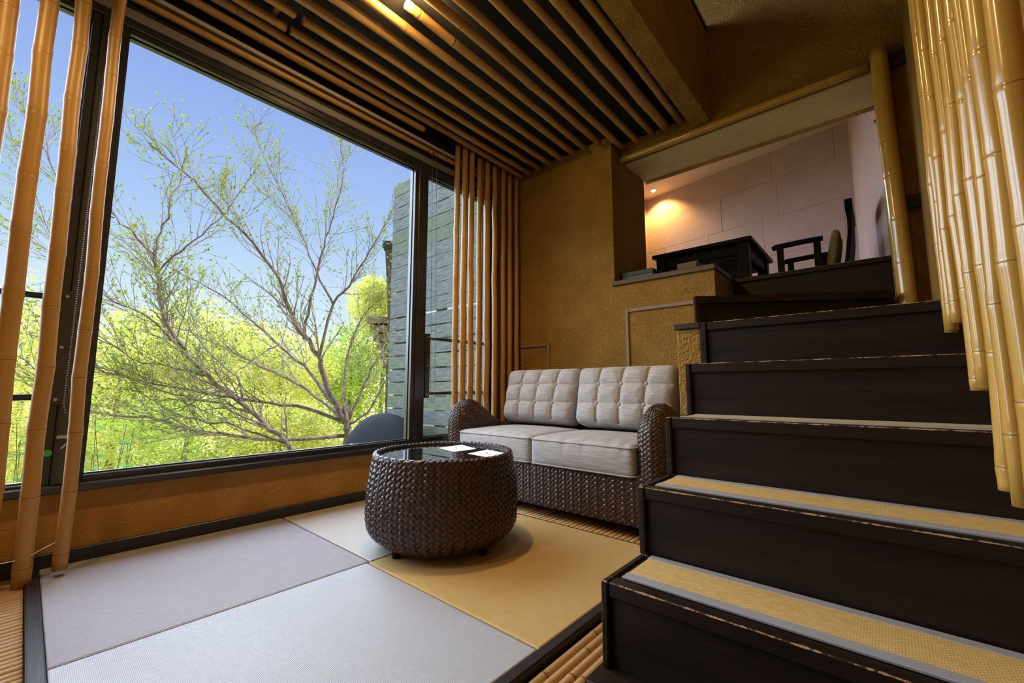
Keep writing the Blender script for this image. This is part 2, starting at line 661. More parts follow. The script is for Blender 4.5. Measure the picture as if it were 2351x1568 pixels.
def window(name, y0, y1, z0, z1, label, fw=0.03, xg=-2.555, rails=None, inner=None, meet=None):
    w = empty(name, (xg, (y0 + y1) / 2, z0))
    f = MB()
    f.box(xg - 0.03, WX - 0.005, y0 - fw, y0, z0 - fw, z1 + fw, 0.003)
    f.box(xg - 0.03, WX - 0.005, y1, y1 + fw, z0 - fw, z1 + fw, 0.003)
    f.box(xg - 0.03, WX - 0.008, y0, y1, z0 - fw, z0, 0.003)
    f.box(xg - 0.03, WX - 0.008, y0, y1, z1, z1 + fw, 0.003)
    f.build('window_frame', frame_m, w, fix=True)
    MB().box(xg - 0.003, xg + 0.003, y0, y1, z0, z1).build('pane', pane_m, w)
    g = MB()
    g.box(xg - 0.008, xg + 0.010, y0, y0 + 0.006, z0, z1).box(xg - 0.008, xg + 0.010, y1 - 0.006, y1, z0, z1)
    g.box(xg - 0.008, xg + 0.010, y0, y1, z0, z0 + 0.006).box(xg - 0.008, xg + 0.010, y0, y1, z1 - 0.006, z1)
    g.build('gasket', frame_m, w)
    if rails:
        for z in (0.666, 1.07):
            MB().tube([(xg + 0.035, rails[0], z), (xg + 0.035, rails[1], z)], 0.0135, 10).build('safety_rail', frame_m, w, smooth=True)
        for ye in rails[2]:
            pl = MB().box(xg + 0.02, xg + 0.05, ye - 0.02, ye + 0.02, 0.63, 1.10, 0.003).build('rail_bracket', frame_m, w, fix=True)
            for z in (0.655, 0.865, 1.075):
                MB().tube([(xg + 0.05, ye, z), (xg + 0.055, ye, z)], 0.006, 8).build('screw', metal, pl)
    struct(w, label)
    return w


window('window_1', 0.185, 1.785, 0.345, 2.335, 'large fixed window pane looking onto the garden tree')
window('window_2', 1.905, 2.56, 0.352, 2.318, 'narrow sliding window with two safety rails beside the bamboo curtain', rails=(1.93, 2.60, (1.925,)))
window('window_3', -1.2, 0.065, 0.33, 2.33, 'left sliding window with two safety rails', rails=(-1.2, 0.10, (0.085,)))
# mullions and casings
struct(box('trim_3', frame_m, -2.60, WX + 0.004, 1.815, 1.875, 0.318, 2.365, 0.004), 'dark mullion between the large and the narrow window')
struct(box('trim_4', frame_m, -2.60, WX + 0.004, 0.095, 0.155, 0.318, 2.365, 0.004), 'dark mullion between the left and the large window')
jamb = MB().box(-2.60, WX + 0.006, 2.59, 2.665, 0.318, 2.42, 0.004)
struct(jamb.build('trim_5', frame_m, fix=True), 'dark jamb at the end of the window')
# head: casing, recessed board, light strip
hd = MB().box(-2.62, WX + 0.0, -1.3, 2.665, 2.365, 2.44, 0.004)
hd.box(-2.64, WX - 0.03, -1.3, 2.665, 2.44, 2.72)
struct(hd.build('trim_6', frame_m, fix=True), 'dark head casing above the windows')
struct(box('trim_7', mat('pale_track', (0.42, 0.40, 0.36), rough=0.5), WX - 0.03, WX + 0.004, -1.3, 2.665, 2.553, 2.575, 0.002), 'thin pale track above the windows')
struct(box('trim_8', mat('grey_head_strip', (0.16, 0.15, 0.15), rough=0.5), WX - 0.002, WX + 0.014, -1.3, 2.66, 2.40, 2.443, 0.003), 'grey strip under the blind above the windows')
bamboo('bamboo_rod', (-2.515, -1.25, 2.512), (-2.515, 2.60, 2.516), 0.018, AMB, rb, inter=0.3, wob=0.08,
       label='slim horizontal bamboo rod right above the large window', group=None)

# ---- back wall behind the sofa, ledge wall, reveal
wb = MB()
wb.box(WX - 0.1, -1.53, YB, 3.56, -0.1, 2.80)
wb.box(-1.53, -0.805, YB, 3.32, -0.1, 1.485)
wb.box(-0.805, XR + 0.1, 3.335, 3.42, -0.1, 1.36)
wall_back = struct(wb.build('wall_back', plaster), 'mustard straw-flecked plaster wall behind the sofa')
cv = MB()          # cove rounding of the inner corner
n = 8
rr = 0.05
pts = [(WX + rr - rr * math.cos(t), YB - rr + rr * math.sin(t)) for t in [i * PI / 2 / n for i in range(n + 1)]]
vs = [(px, py, 0.0) for px, py in pts] + [(px, py, 2.75) for px, py in pts]
cv.add(vs, [(i, i + 1, n + 2 + i, n + 1 + i) for i in range(n)])
cv.build('cove', plaster, wall_back, smooth=True)
# lintel wall over the opening and everything above it
ww = MB()
ww.box(-1.53, XR + 0.1, YL, YL + 0.08, 2.585, ROOF)
ww.box(0.075, XR + 0.1, YL, YL + 0.3, -0.1, 2.585)
ww.box(-2.62, -1.53, YL, YL + 0.08, 2.8, ROOF)
wall_up = struct(ww.build('wall_back_upper', plaster), 'dark mustard plaster wall above the upper room opening')
struct(box('trim_9', soffit_m, -1.53, 0.09, YL + 0.08, 3.60, 2.575, 2.63), 'pale soffit over the upper room opening')
# right wall
struct(box('wall_right', plaster, XR, XR + 0.12, -1.3, YL + 0.1, -0.1, ROOF), 'mustard plaster wall beside the stairs')
struct(box('wall_front', plaster, -2.66, XR + 0.12, -1.4, -1.3, -0.1, ROOF), 'mustard plaster wall at the near end of the room')
# ceilings
ceiling = struct(box('ceiling', ceil_m, -2.62, -0.95, -1.3, YL, 2.72, 2.80), 'black board ceiling behind the bamboo poles')
struct(box('ceiling_upper', plaster, -2.7, XR + 0.2, -1.4, YL + 0.1, ROOF, ROOF + 0.1), 'ceiling of the tall space over the stairs')
struct(box('roof', black_wood, -3.0, 1.0, -1.8, 7.0, ROOF + 0.12, ROOF + 0.25), 'house roof')
beam = struct(box('beam', plaster, -0.95, -0.82, -1.3, YL, 2.62, 3.34, 0.004), 'plastered beam along the edge of the bamboo ceiling')
struct(box('trim_10', black_wood, -0.96, -0.81, -1.3, YL, 3.34, 3.375, 0.004), 'black rail on top of the plastered beam')
struct(box('floor_upper', black_wood, -2.62, -0.95, -1.3, YL, 2.85, 2.90), 'dark loft floor above the bamboo ceiling')
for i, y in enumerate((2.55, 2.68, 2.80)):
    bamboo('bamboo_pole', (-0.885, y, 3.376), (-0.885, y, 4.66), 0.02, AMB, rb, label='%s bamboo pole of the loft rail, %s the wall' % (ORD[i], ('farthest from', 'midway near', 'closest to')[i]), group='bamboo poles of the loft rail')
# flat panel mouldings on the back wall
t1 = MB().box(-1.445, -1.418, YB - 0.014, YB, 0.0, 1.295, 0.003).box(-1.418, -0.806, YB - 0.014, YB, 1.268, 1.295, 0.003)
struct(t1.build('trim_11', grey_trim, fix=True), 'grey wood moulding around the plaster panel beside the stairs')
t2 = MB().box(-2.178, -2.152, YB - 0.014, YB, 0.0, 1.088, 0.003).box(-2.49, -2.178, YB - 0.014, YB, 1.062, 1.088, 0.003)
struct(t2.build('trim_12', grey_trim, fix=True), 'grey wood moulding in the corner behind the sofa')
# ledge board
lb = MB().box(-1.545, -0.795, YB - 0.02, 3.335, 1.485, 1.522, 0.004)
struct(lb.build('trim_13', cap_m, fix=True), 'weathered ledge board on the plaster half wall')
for i, z in enumerate((2.515, 1.675)):
    struct(box('trim_%d' % (14 + i), black_wood, 0.135, XR, YL - 0.03, YL, z, z + (0.085 if i == 0 else 0.072), 0.004), ('upper', 'lower')[i] + ' black timber rail on the wall behind the bamboo post')


# straw flecks pressed into the plaster
def straw(parent, n, origin, uax, vax, U, V, nrm, seed, dens=None, size=(0.018, 0.055)):
    r = random.Random(seed)
    mb = MB()
    o, u, v, nn = Vector(origin), Vector(uax), Vector(vax), Vector(nrm)
    for i in range(n):
        a, b = r.uniform(0, U), r.uniform(0, V)
        if dens and r.random() > dens(a, b):
            continue
        t = r.uniform(0, PI)
        L = r.uniform(*size) * (0.5 + 0.5 * r.random())
        w = r.uniform(0.0008, 0.0019)
        d = u * math.cos(t) + v * math.sin(t)
        e = nn.cross(d)
        c = o + u * a + v * b
        h = 0.0016
        A, B = c - d * L / 2, c + d * L / 2
        vs = [A - e * w, B - e * w * 0.6, B + e * w * 0.6, A + e * w, A + nn * h * 0.4, B + nn * h * 0.2, (A + B) / 2 + nn * h]
        mb.add(vs, [(0, 1, 6), (1, 5, 6), (5, 2, 6), (2, 3, 6), (3, 4, 6), (4, 0, 6)])
    ob = mb.build('straw_flecks', straw_m, parent)
    tag(ob, 'pale chopped straw pressed into the plaster', None, None, 'stuff')


straw(wall_left, 230, (WX, 0.0, 0.07), (0, 1, 0), (0, 0, 1), 2.6, 0.2, (1, 0, 0), 1)
straw(wall_back, 1150, (-2.46, YB, 0.5), (1, 0, 0), (0, 0, 1), 0.93, 2.2, (0, -1, 0), 2, lambda a, b: 0.25 + 0.75 * max(0, 1 - b / 2.0))
straw(wall_back, 520, (-1.53, YB, 0.5), (1, 0, 0), (0, 0, 1), 0.72, 0.97, (0, -1, 0), 3)
straw(wall_back, 60, (-0.805, YB, 1.2), (0, 1, 0), (0, 0, 1), 0.36, 0.28, (1, 0, 0), 4)
straw(wall_up, 420, (-1.53, YL, 2.6), (1, 0, 0), (0, 0, 1), 1.74, 1.4, (0, -1, 0), 5, size=(0.02, 0.07))
straw(wall_up, 130, (0.08, YL, 0.9), (1, 0, 0), (0, 0, 1), 0.13, 1.7, (0, -1, 0), 6, size=(0.02, 0.07))
straw(beam, 330, (-0.95, -0.2, 2.62), (1, 0, 0), (0, 1, 0), 0.13, 3.3, (0, 0, -1), 7)
straw(beam, 150, (-0.82, -0.2, 2.64), (0, 1, 0), (0, 0, 1), 3.3, 0.7, (1, 0, 0), 8)

# ================================================================== CEILING BAMBOO
ZC = 2.66
CX = [-2.410, -2.325, -2.205, -2.085, -1.958, -1.832, -1.72, -1.592, -1.487, -1.355, -1.226, -1.12, -1.005]
CR = [0.0235, 0.0245, 0.0235, 0.0245, 0.026, 0.0255, 0.0245, 0.027, 0.026, 0.0245, 0.0225, 0.033, 0.0245]
rc = random.Random(3)
bamboo('bamboo_pole', (-2.474, -1.25, 2.632), (-2.474, 1.815, 2.632), 0.0235, AMB, rc, inter=0.27, wob=0.15,
       label='short ceiling bamboo pole next to the window track, ending before the narrow window', group='ceiling bamboo poles')
for i, (cx, r) in enumerate(zip(CX, CR)):
    yend = (2.885 if i < 8 else 3.06) + rc.uniform(-0.006, 0.006)
    lab = '%s long ceiling bamboo pole counted from the window' % ORD[i]
    dx = rc.uniform(-0.008, 0.008)
    if i in (1, 2):      # two lengths butted together above the cross piece
        yj = 0.79
        bamboo('bamboo_pole', (cx, yj + 0.012 + 0.02 * (i - 1), ZC), (cx, yend, ZC), r, AMB, rc, inter=0.28, wob=0.2, label=lab + ', far length up to the wall', group='ceiling bamboo poles')
        bamboo('bamboo_pole', (cx + 0.003, -1.25, ZC), (cx + 0.003, yj - 0.012, ZC - 0.003), r, AMB, rc, inter=0.28, wob=0.2, label=lab + ', near length with a cut end', group='ceiling bamboo poles')
    else:
        ys = -1.25 if i != 6 else 1.13
        bamboo('bamboo_pole', (cx + dx, ys, ZC), (cx, yend, ZC), r, AMB, rc, inter=0.28, wob=0.26, label=lab, group='ceiling bamboo poles')
bamboo('bamboo_cross_piece', (-2.50, 0.72, 2.705), (-1.0, 0.72, 2.705), 0.0145, AMB, rc, inter=0.3, wob=0.1,
       label='thin bamboo cross piece above the ceiling poles near the pole joints')

# ================================================================== WINDOW BAMBOO CURTAIN
rw = random.Random(21)
for i, (y, yt, r) in enumerate(((0.143, 0.131, 0.0215), (0.049, 0.026, 0.0255), (-0.045, -0.066, 0.0285), (-0.14, -0.16, 0.029))):
    bamboo('bamboo_pole', (-2.36, y, 0.030 if i == 0 else -0.0), (-2.36, yt, 2.60), r, AMB, rw, inter=0.21, wob=0.3,
           label=('rightmost of the tall bamboo poles at the left window, hanging just above the tatami', 'second tall bamboo pole at the left window, standing on the bamboo slats', 'third tall bamboo pole at the left window', 'outermost tall bamboo pole at the upper left corner')[i],
           group='bamboo poles at the left window')
ys = (2.152, 2.233, 2.313, 2.398, 2.497, 2.593, 2.698, 2.783, 2.873)
rad = (0.0235, 0.027, 0.025, 0.0215, 0.027, 0.024, 0.0225, 0.022, 0.0215)
for i, (y, r) in enumerate(zip(ys, rad)):
    bamboo('bamboo_pole', (-2.470, y, 0.02), (-2.470 + rw.uniform(-0.006, 0.006), y + rw.uniform(-0.012, 0.012), 2.70), r, AMB, rw, inter=0.2, wob=0.3,
           label='%s upright bamboo pole behind the sofa, counted from the garden window' % ORD[i], group='upright bamboo poles behind the sofa')
bamboo('bamboo_stick', (-2.482, 2.440, 0.02), (-2.482, 2.446, 2.70), 0.010, AMB, rw, inter=0.2, wob=0.3, label='thin dark bamboo stick between the fourth and fifth upright poles behind the sofa', cat='bamboo stick')

# ================================================================== RIGHT BAMBOO SCREEN
rr_ = random.Random(33)
RP = [  # y, bottom z, radius
    (1.764, 0.862, 0.0135), (1.685, 0.862, 0.0125), (1.605, 0.872, 0.0145), (1.395, 0.695, 0.0150), (1.285, 0.700, 0.0150),
    (1.150, 0.520, 0.0165), (1.055, 0.512, 0.0135), (0.960, 0.40, 0.0185), (0.845, 0.33, 0.0165)]
for i, (y, z, r) in enumerate(RP):
    bamboo('bamboo_pole', (0.15 + r - 0.012, y + 0.012, z), (0.15 + r - 0.012, y - 0.045, 2.9), r, HON, rr_, inter=0.165 + 0.004 * i, wob=0.34, taper=-0.05,
           label='%s honey coloured bamboo pole of the screen beside the stairs, counted from the back' % ORD[i], group='bamboo screen beside the stairs')
# post and lintel bamboo
bamboo('bamboo_post', (0.118, YL - 0.052, 0.966), (0.098, YL - 0.052, 2.63), 0.041, HON, rr_, inter=0.25, wob=0.12, taper=0.0,
       label='stout bamboo post at the right of the upper room opening', cat='bamboo post')
bamboo('bamboo_lintel', (-1.525, YL - 0.012, 2.578), (0.052, YL - 0.012, 2.578), 0.026, HON, rr_, inter=0.27, wob=0.1, taper=0.0,
       label='horizontal bamboo lintel along the front of the pale soffit', cat='bamboo lintel')
bamboo('bamboo_lintel', (-1.525, 3.60, 2.572), (0.08, 3.60, 2.572), 0.019, AMB, rr_, inter=0.3, wob=0.1,
       label='slimmer bamboo lintel along the rear of the pale soffit', cat='bamboo lintel')

# ================================================================== TATAMI
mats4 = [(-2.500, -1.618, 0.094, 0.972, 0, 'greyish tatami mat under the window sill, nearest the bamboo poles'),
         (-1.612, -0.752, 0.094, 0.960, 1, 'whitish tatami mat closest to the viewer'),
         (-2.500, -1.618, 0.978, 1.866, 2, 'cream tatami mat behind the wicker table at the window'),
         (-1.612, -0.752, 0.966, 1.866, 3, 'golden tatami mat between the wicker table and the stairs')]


def rounded_slab(mb, x0, x1, y0, y1, z0, z1, r, n=4, mi=0):
    rows = [(0, z0)] + [(r - r * math.cos(t), z1 - r + r * math.sin(t)) for t in [i * PI / 2 / n for i in range(n + 1)]]
    base = len(mb.v)
    for ins, z in rows:
        for px, py in ((x0 + ins, y0 + ins), (x1 - ins, y0 + ins), (x1 - ins, y1 - ins), (x0 + ins, y1 - ins)):
            mb.v.append((px, py, z))
    for i in range(len(rows) - 1):
        for k in range(4):
            k2 = (k + 1) % 4
            mb.f.append((base + i * 4 + k, base + i * 4 + k2, base + (i + 1) * 4 + k2, base + (i + 1) * 4 + k))
            mb.m.append(mi)
    e = base + (len(rows) - 1) * 4
    mb.f.append((e, e + 1, e + 2, e + 3))
    mb.m.append(mi)


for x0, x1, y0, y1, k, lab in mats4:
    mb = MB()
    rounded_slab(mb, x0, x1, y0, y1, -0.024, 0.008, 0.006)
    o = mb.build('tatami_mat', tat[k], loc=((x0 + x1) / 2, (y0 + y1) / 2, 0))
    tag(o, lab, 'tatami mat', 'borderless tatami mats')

# ================================================================== STAIRS
SX0 = -0.55
stair = empty('staircase', (-0.17, 1.4, 0))
tag(stair, 'dark stained wooden staircase climbing to the upper room', 'staircase')
NY = [0.953, 1.168, 1.386, 1.589, 1.796]
NZ = [0.243, 0.425, 0.607, 0.790, 0.966]
ZB = [0.05, 0.243, 0.425, 0.607, 0.790]
TR = 0.018
MB().box(SX0 - 0.012, XR - 0.005, 0.885, 0.98, -0.02, 0.05, 0.004).build('bottom_board', stair_m, stair, fix=True, loc=(-0.56, 0.885, 0.05))
for i in range(5):
    y, z, zb = NY[i], NZ[i], ZB[i]
    yn = NY[i + 1] if i < 4 else 3.06
    # riser panel set back under the nosing
    MB().box(SX0 + 0.018, XR - 0.004, y + 0.012, y + 0.03, zb - 0.02, z - 0.01, 0).build('riser', stair_m, stair, loc=(SX0, y, zb))
    # nosing
    MB().box(SX0 + 0.018, XR - 0.004, y, y + 0.036, z - 0.034, z, 0.003).build('nosing', nosing_m, stair, fix=True, loc=(SX0, y, z))
    # tread board
    MB().box(SX0 + 0.018, XR - 0.004, y + 0.036, yn + 0.012, z - 0.02, z - 0.006, 0).build('tread', stair_m, stair, loc=(SX0, y, z))
    # end post and string on the left
    if i < 4:
        MB().box(SX0, SX0 + 0.017, y - 0.004, y + 0.03, zb, z, 0.003).build('end_post', nosing_m, stair, fix=True, loc=(SX0 + 0.017, y, z))
        MB().box(SX0, SX0 + 0.017, y + 0.03, yn, 0 if i < 3 else 0, z, 0.003).build('string_board', nosing_m, stair, fix=True, loc=(SX0 + 0.017, y, z))
    else:
        MB().box(SX0 - 0.006, SX0 + 0.017, y - 0.004, y + 0.03, zb - 0.0, z + 0.002, 0.003).build('end_post', nosing_m, stair, fix=True, loc=(SX0 + 0.017, y, z))
# plaster cheek wall left of the upper flight with a black cap
ck = MB().box(-0.652, SX0 - 0.006, 1.80, 2.6, -0.02, 0.945, 0.004)
cheek = struct(ck.build('wall_stair', plaster, fix=True), 'low plaster cheek wall beside the stairs, capped in black')
straw(cheek, 60, (-0.628, 1.80, 0.52), (1, 0, 0), (0, 0, 1), 0.05, 0.40, (0, -1, 0), 9, size=(0.014, 0.034))
struct(box('trim_16', black_wood, -0.662, SX0 - 0.006, 1.79, 2.6, 0.945, 0.968, 0.003), 'black cap of the low cheek wall')
# sixth step: a winder set at an angle
L6, R6 = Vector((-0.775, 2.445, 0)), Vector((0.068, 2.985, 0))
Z6 = 1.215
d6 = (R6 - L6).normalized()
n6 = Vector((d6.y, -d6.x, 0))
L6 = L6 + n6 * 0.0


def prism(mb, poly, z0, z1, mi=0):
    n = len(poly)
    vs = [(p[0], p[1], z0) for p in poly] + [(p[0], p[1], z1) for p in poly]
    fs = [tuple(range(n - 1, -1, -1)), tuple(range(n, 2 * n))] + [(i, (i + 1) % n, n + (i + 1) % n, n + i) for i in range(n)]
    mb.add(vs, fs, mi)


a = L6 - n6 * 0.03 + d6 * 0.012
b = R6 - n6 * 0.03
mb = MB()
prism(mb, [a, b, b - n6 * 0.02, a - n6 * 0.02], 0.96, Z6 - 0.01)
mb.build('riser', stair_m, stair, loc=tuple(L6 + Vector((0, 0, Z6))))
mb = MB()
prism(mb, [L6 + d6 * 0.0, R6, R6 - n6 * 0.04, L6 - n6 * 0.04], Z6 - 0.04, Z6)
mb.build('nosing', stair_m, stair, loc=tuple(L6 + Vector((0, 0, Z6))))
mb = MB()
prism(mb, [L6 - n6 * 0.03, R6 - n6 * 0.03, (0.068, 3.33), (-0.80, 3.33), (-0.80, 2.49)], Z6 - 0.03, Z6 - 0.006)
mb.build('tread', stair_m, stair)
mb = MB()
prism(mb, [L6 + n6 * 0.003, L6 + n6 * 0.003 + d6 * 0.02, L6 + d6 * 0.02 - n6 * 0.03, L6 - n6 * 0.03], 0.93, Z6 + 0.001)
mb.build('end_post', stair_m, stair)
mb = MB()
prism(mb, [L6 - n6 * 0.03 + d6 * 0.012, L6 - n6 * 0.03 + d6 * 0.032, (-0.735, YB - 0.02), (-0.755, YB - 0.02)], 0.0, Z6 - 0.008)
mb.build('string_board', stair_m, stair)
# top step to the upper room
MB().box(-0.79, 0.072, 3.31, 3.33, 1.2, 1.45).build('riser', stair_m, stair, loc=(-0.79, 3.3, 1.2))
MB().box(-0.79, 0.072, 3.295, 3.34, 1.448, 1.480, 0.003).build('nosing', nosing_m, stair, fix=True, loc=(-0.79, 3.295, 1.48))

# rush mats on the treads
for i, lab in enumerate(('rush mat with grey binding on the lowest and nearest tread', 'rush mat with grey binding on the second tread from the bottom', 'rush mat with grey binding on the third tread, seen almost edge-on')):
    y, z = NY[i], NZ[i]
    yn = NY[i + 1]
    t = empty('stair_mat', (-0.16, y + 0.12, z))
    tag(t, lab, 'stair mat', 'rush mats on the stair treads')
    z -= 0.005
    xa, xb = SX0 + 0.03, XR - 0.012
    y0, y1 = y + 0.046, yn + 0.006
    MB().box(xa + 0.001, xb, y0 + 0.026, y1 - 0.024, z, z + 0.006, 0.002).build('rush_field', tread_rush, t, fix=True)
    MB().box(xa, xb, y0, y0 + 0.030, z, z + 0.0075, 0.002).build('binding', tread_edge, t, fix=True)
    MB().box(xa, xb, y1 - 0.028, y1, z, z + 0.0075, 0.002).build('binding', tread_edge, t, fix=True)


# ================================================================== WOVEN SURFACES
def weave(P, ulen, vlen, cell, lift, rnd, mb, vmin=0.0, umin=0.0, keep=None):
    """diagonal 2/2 twill: every visible float is one small bulged strip"""
    s2 = math.sqrt(0.5)
    rng = int((ulen + vlen) / cell / s2) + 4
    g = 0.05
    lo = int(-vlen / cell) - 4
    hi = int((ulen + vlen) / cell) + 4
    for i in range(lo, hi):
        for j in range(-hi, hi):
            k = (i + j) % 4
            if k == 0:
                rect = (i + g, i + 2 - g, j + g, j + 1 - g)
                along = 0
            elif k == 2:
                rect = (i + g, i + 1 - g, j + g, j + 2 - g)
                along = 1
            else:
                continue
            ca, cb = (rect[0] + rect[1]) / 2 * cell, (rect[2] + rect[3]) / 2 * cell
            u, v = (ca + cb) * s2, (ca - cb) * s2
            if not (umin <= u <= ulen and vmin <= v <= vlen):
                continue
            if keep and not keep(u, v):
                continue
            lf = lift * rnd.uniform(0.8, 1.2)
            base = len(mb.v)
            for q in (0.0, 0.28, 0.72, 1.0):
                hq = 0.0 if q in (0.0, 1.0) else 1.0
                for w in (0.0, 0.5, 1.0):
                    hw = 0.55 if w != 0.5 else 1.0
                    if along == 0:
                        aa = rect[0] + (rect[1] - rect[0]) * q
                        bb = rect[2] + (rect[3] - rect[2]) * w
                    else:
                        aa = rect[0] + (rect[1] - rect[0]) * w
                        bb = rect[2] + (rect[3] - rect[2]) * q
                    uu, vv = (aa + bb) * cell * s2, (aa - bb) * cell * s2
                    vv = min(max(vv, vmin), vlen)
                    mb.v.append(tuple(P(uu, vv, lf * (0.08 + hq * hw))))
            for a in range(3):
                for c in range(2):
                    q4 = (base + a * 3 + c, base + a * 3 + c + 1, base + (a + 1) * 3 + c + 1, base + (a + 1) * 3 + c)
                    mb.f.append(q4)
                    mb.m.append(0)


def interp_profile(prof):
    """prof: list of (r, z); returns f(v)->(r,z,nr,nz), total length"""
    ls = [0.0]
    for i in range(len(prof) - 1):
        ls.append(ls[-1] + math.hypot(prof[i + 1][0] - prof[i][0], prof[i + 1][1] - prof[i][1]))

    def f(v):
        v = min(max(v, 0), ls[-1])
        for i in range(len(prof) - 1):
            if v <= ls[i + 1] or i == len(prof) - 2:
                t = (v - ls[i]) / (ls[i + 1] - ls[i])
                r = prof[i][0] + (prof[i + 1][0] - prof[i][0]) * t
                z = prof[i][1] + (prof[i + 1][1] - prof[i][1]) * t
                dr, dz = prof[i + 1][0] - prof[i][0], prof[i + 1][1] - prof[i][1]
                l = math.hypot(dr, dz)
                return r, z, dz / l, -dr / l
    return f, ls[-1]


# ---- drum table
TC = (-1.575, 1.315)
table = empty('wicker_table', (TC[0], TC[1], 0.008))
tag(table, 'round dark brown woven wicker coffee table with a smoked glass top', 'coffee table')
ZT = 0.405
prof = []
for i in range(25):
    t = i / 24
    z = 0.034 + (ZT - 0.034) * t
    r = 0.318 + 0.022 * math.sin(PI * min(1, t * 1.02) ** 0.8) - 0.06 * max(0, 1 - t / 0.22) ** 2.0
    prof.append((r, z))
rim = [(prof[-1][0] - 0.012 + 0.012 * math.cos(a), ZT + 0.009 * math.sin(a)) for a in [k * PI / 6 for k in range(1, 7)]]
full = prof + rim
fp, plen = interp_profile(full)
MB().lathe([(r - 0.003, z) for r, z in [(0.05, 0.036)] + full + [(full[-1][0], ZT - 0.012)]], (TC[0], TC[1], 0), 64).build('body', wicker_in, table, smooth=True)
rt = random.Random(4)
mb = MB()
RM = 0.33
CELL = 0.0172
# ulen chosen as a whole number of weave repeats around the drum
rep = CELL * 4 * math.sqrt(0.5)
UL = round(2 * PI * RM / rep) * rep


def Ptab(u, v, h):
    r, z, nr, nz = fp(v)
    t = u / UL * 2 * PI
    rr = r - 0.002 + nr * h
    return (TC[0] + rr * math.cos(t), TC[1] + rr * math.sin(t), z + nz * h)


weave(Ptab, UL, plen - 0.004, CELL, 0.0042, rt, mb)
ob = mb.build('woven_strands', wicker, table, smooth=False)
tag(ob, 'diagonal twill of flat wicker strands around the drum', None, None, 'stuff')
gt = MB()
gt.lathe([(0.001, ZT - 0.012), (0.3005, ZT - 0.012), (0.3005, ZT - 0.0045), (0.299, ZT - 0.003), (0.001, ZT - 0.003)], (TC[0], TC[1], 0), 64)
gt.build('glass_top', tinted, table)
for k in range(4):
    t = R(k * 90 - 88.0)
    lx, ly = TC[0] + 0.250 * math.cos(t), TC[1] + 0.250 * math.sin(t)
    MB().tube([(lx, ly, 0.0085), (lx, ly, 0.05)], [0.017, 0.021], 14).build('leg', leg_m, table, smooth=False)

# ---- printed sheets on the table


def paper_mat():
    m = mat('printed_paper', (0.86, 0.88, 0.92), rough=0.6)
    nt = m.node_tree
    b = nt.nodes['Principled BSDF']
    tc = nt.nodes.new('ShaderNodeTexCoord')
    n = nt.nodes.new('ShaderNodeTexNoise')
    n.inputs['Scale'].default_value = 46
    n.inputs['Detail'].default_value = 1
    sp = nt.nodes.new('ShaderNodeSeparateXYZ')
    nt.links.new(tc.outputs['Object'], n.inputs['Vector'])
    nt.links.new(tc.outputs['Object'], sp.inputs[0])
    # print only in a band down the middle of the sheet
    ab = nt.nodes.new('ShaderNodeMath')
    ab.operation = 'ABSOLUTE'
    nt.links.new(sp.outputs['X'], ab.inputs[0])
    l1 = nt.nodes.new('ShaderNodeMath')
    l1.operation = 'LESS_THAN'
    l1.inputs[1].default_value = 0.032
    nt.links.new(ab.outputs[0], l1.inputs[0])
    ab2 = nt.nodes.new('ShaderNodeMath')
    ab2.operation = 'ABSOLUTE'
    nt.links.new(sp.outputs['Y'], ab2.inputs[0])
    l2 = nt.nodes.new('ShaderNodeMath')
    l2.operation = 'LESS_THAN'
    l2.inputs[1].default_value = 0.05
    nt.links.new(ab2.outputs[0], l2.inputs[0])
    g = nt.nodes.new('ShaderNodeMath')
    g.operation = 'GREATER_THAN'
    g.inputs[1].default_value = 0.60
    nt.links.new(n.outputs['Fac'], g.inputs[0])
    m1 = nt.nodes.new('ShaderNodeMath')
    m1.operation = 'MULTIPLY'
    m2 = nt.nodes.new('ShaderNodeMath')
    m2.operation = 'MULTIPLY'
    nt.links.new(l1.outputs[0], m1.inputs[0])
    nt.links.new(l2.outputs[0], m1.inputs[1])
    nt.links.new(m1.outputs[0], m2.inputs[0])
    nt.links.new(g.outputs[0], m2.inputs[1])
    mx = nt.nodes.new('ShaderNodeMix')
    mx.data_type = 'RGBA'
    mx.inputs[6].default_value = (0.86, 0.88, 0.92, 1)
    mx.inputs[7].default_value = (0.12, 0.13, 0.16, 1)
    nt.links.new(m2.outputs[0], mx.inputs['Factor'])
    nt.links.new(mx.outputs[2], b.inputs['Base Color'])
    return m


pm_ = paper_mat()
for c, lab in (([(-1.717, 1.4), (-1.719, 1.555), (-1.548, 1.50), (-1.559, 1.361)], 'white printed sheet on the glass table, the left one nearer the window'),
               ([(-1.469, 1.367), (-1.492, 1.517), (-1.330, 1.488), (-1.308, 1.351)], 'white printed sheet on the glass table, the right one touching the rim')):
    z = ZT - 0.0028
    mb = MB()
    c = list(reversed(c))
    vs = [(p[0], p[1], z) for p in c] + [(p[0], p[1], z + 0.0006) for p in c]
    mb.add(vs, [(3, 2, 1, 0), (4, 5, 6, 7), (0, 1, 5, 4), (1, 2, 6, 5), (2, 3, 7, 6), (3, 0, 4, 7)])
    cx, cy = sum(p[0] for p in c) / 4, sum(p[1] for p in c) / 4
    tag(mb.build('paper_sheet', pm_, fix=True, loc=(cx, cy, z)), lab, 'paper sheet', 'printed sheets on the wicker table')

# ================================================================== SOFA
sofa = empty('wicker_sofa', (-1.55, 2.3, 0.0))
tag(sofa, 'two-seat dark brown woven wicker sofa with grey tufted cushions', 'sofa')
SY0, SY1 = 1.93, 2.74
SXA, SXB = -2.315, -0.765          # outer faces of the arms
AW = 0.165
rsf = random.Random(8)
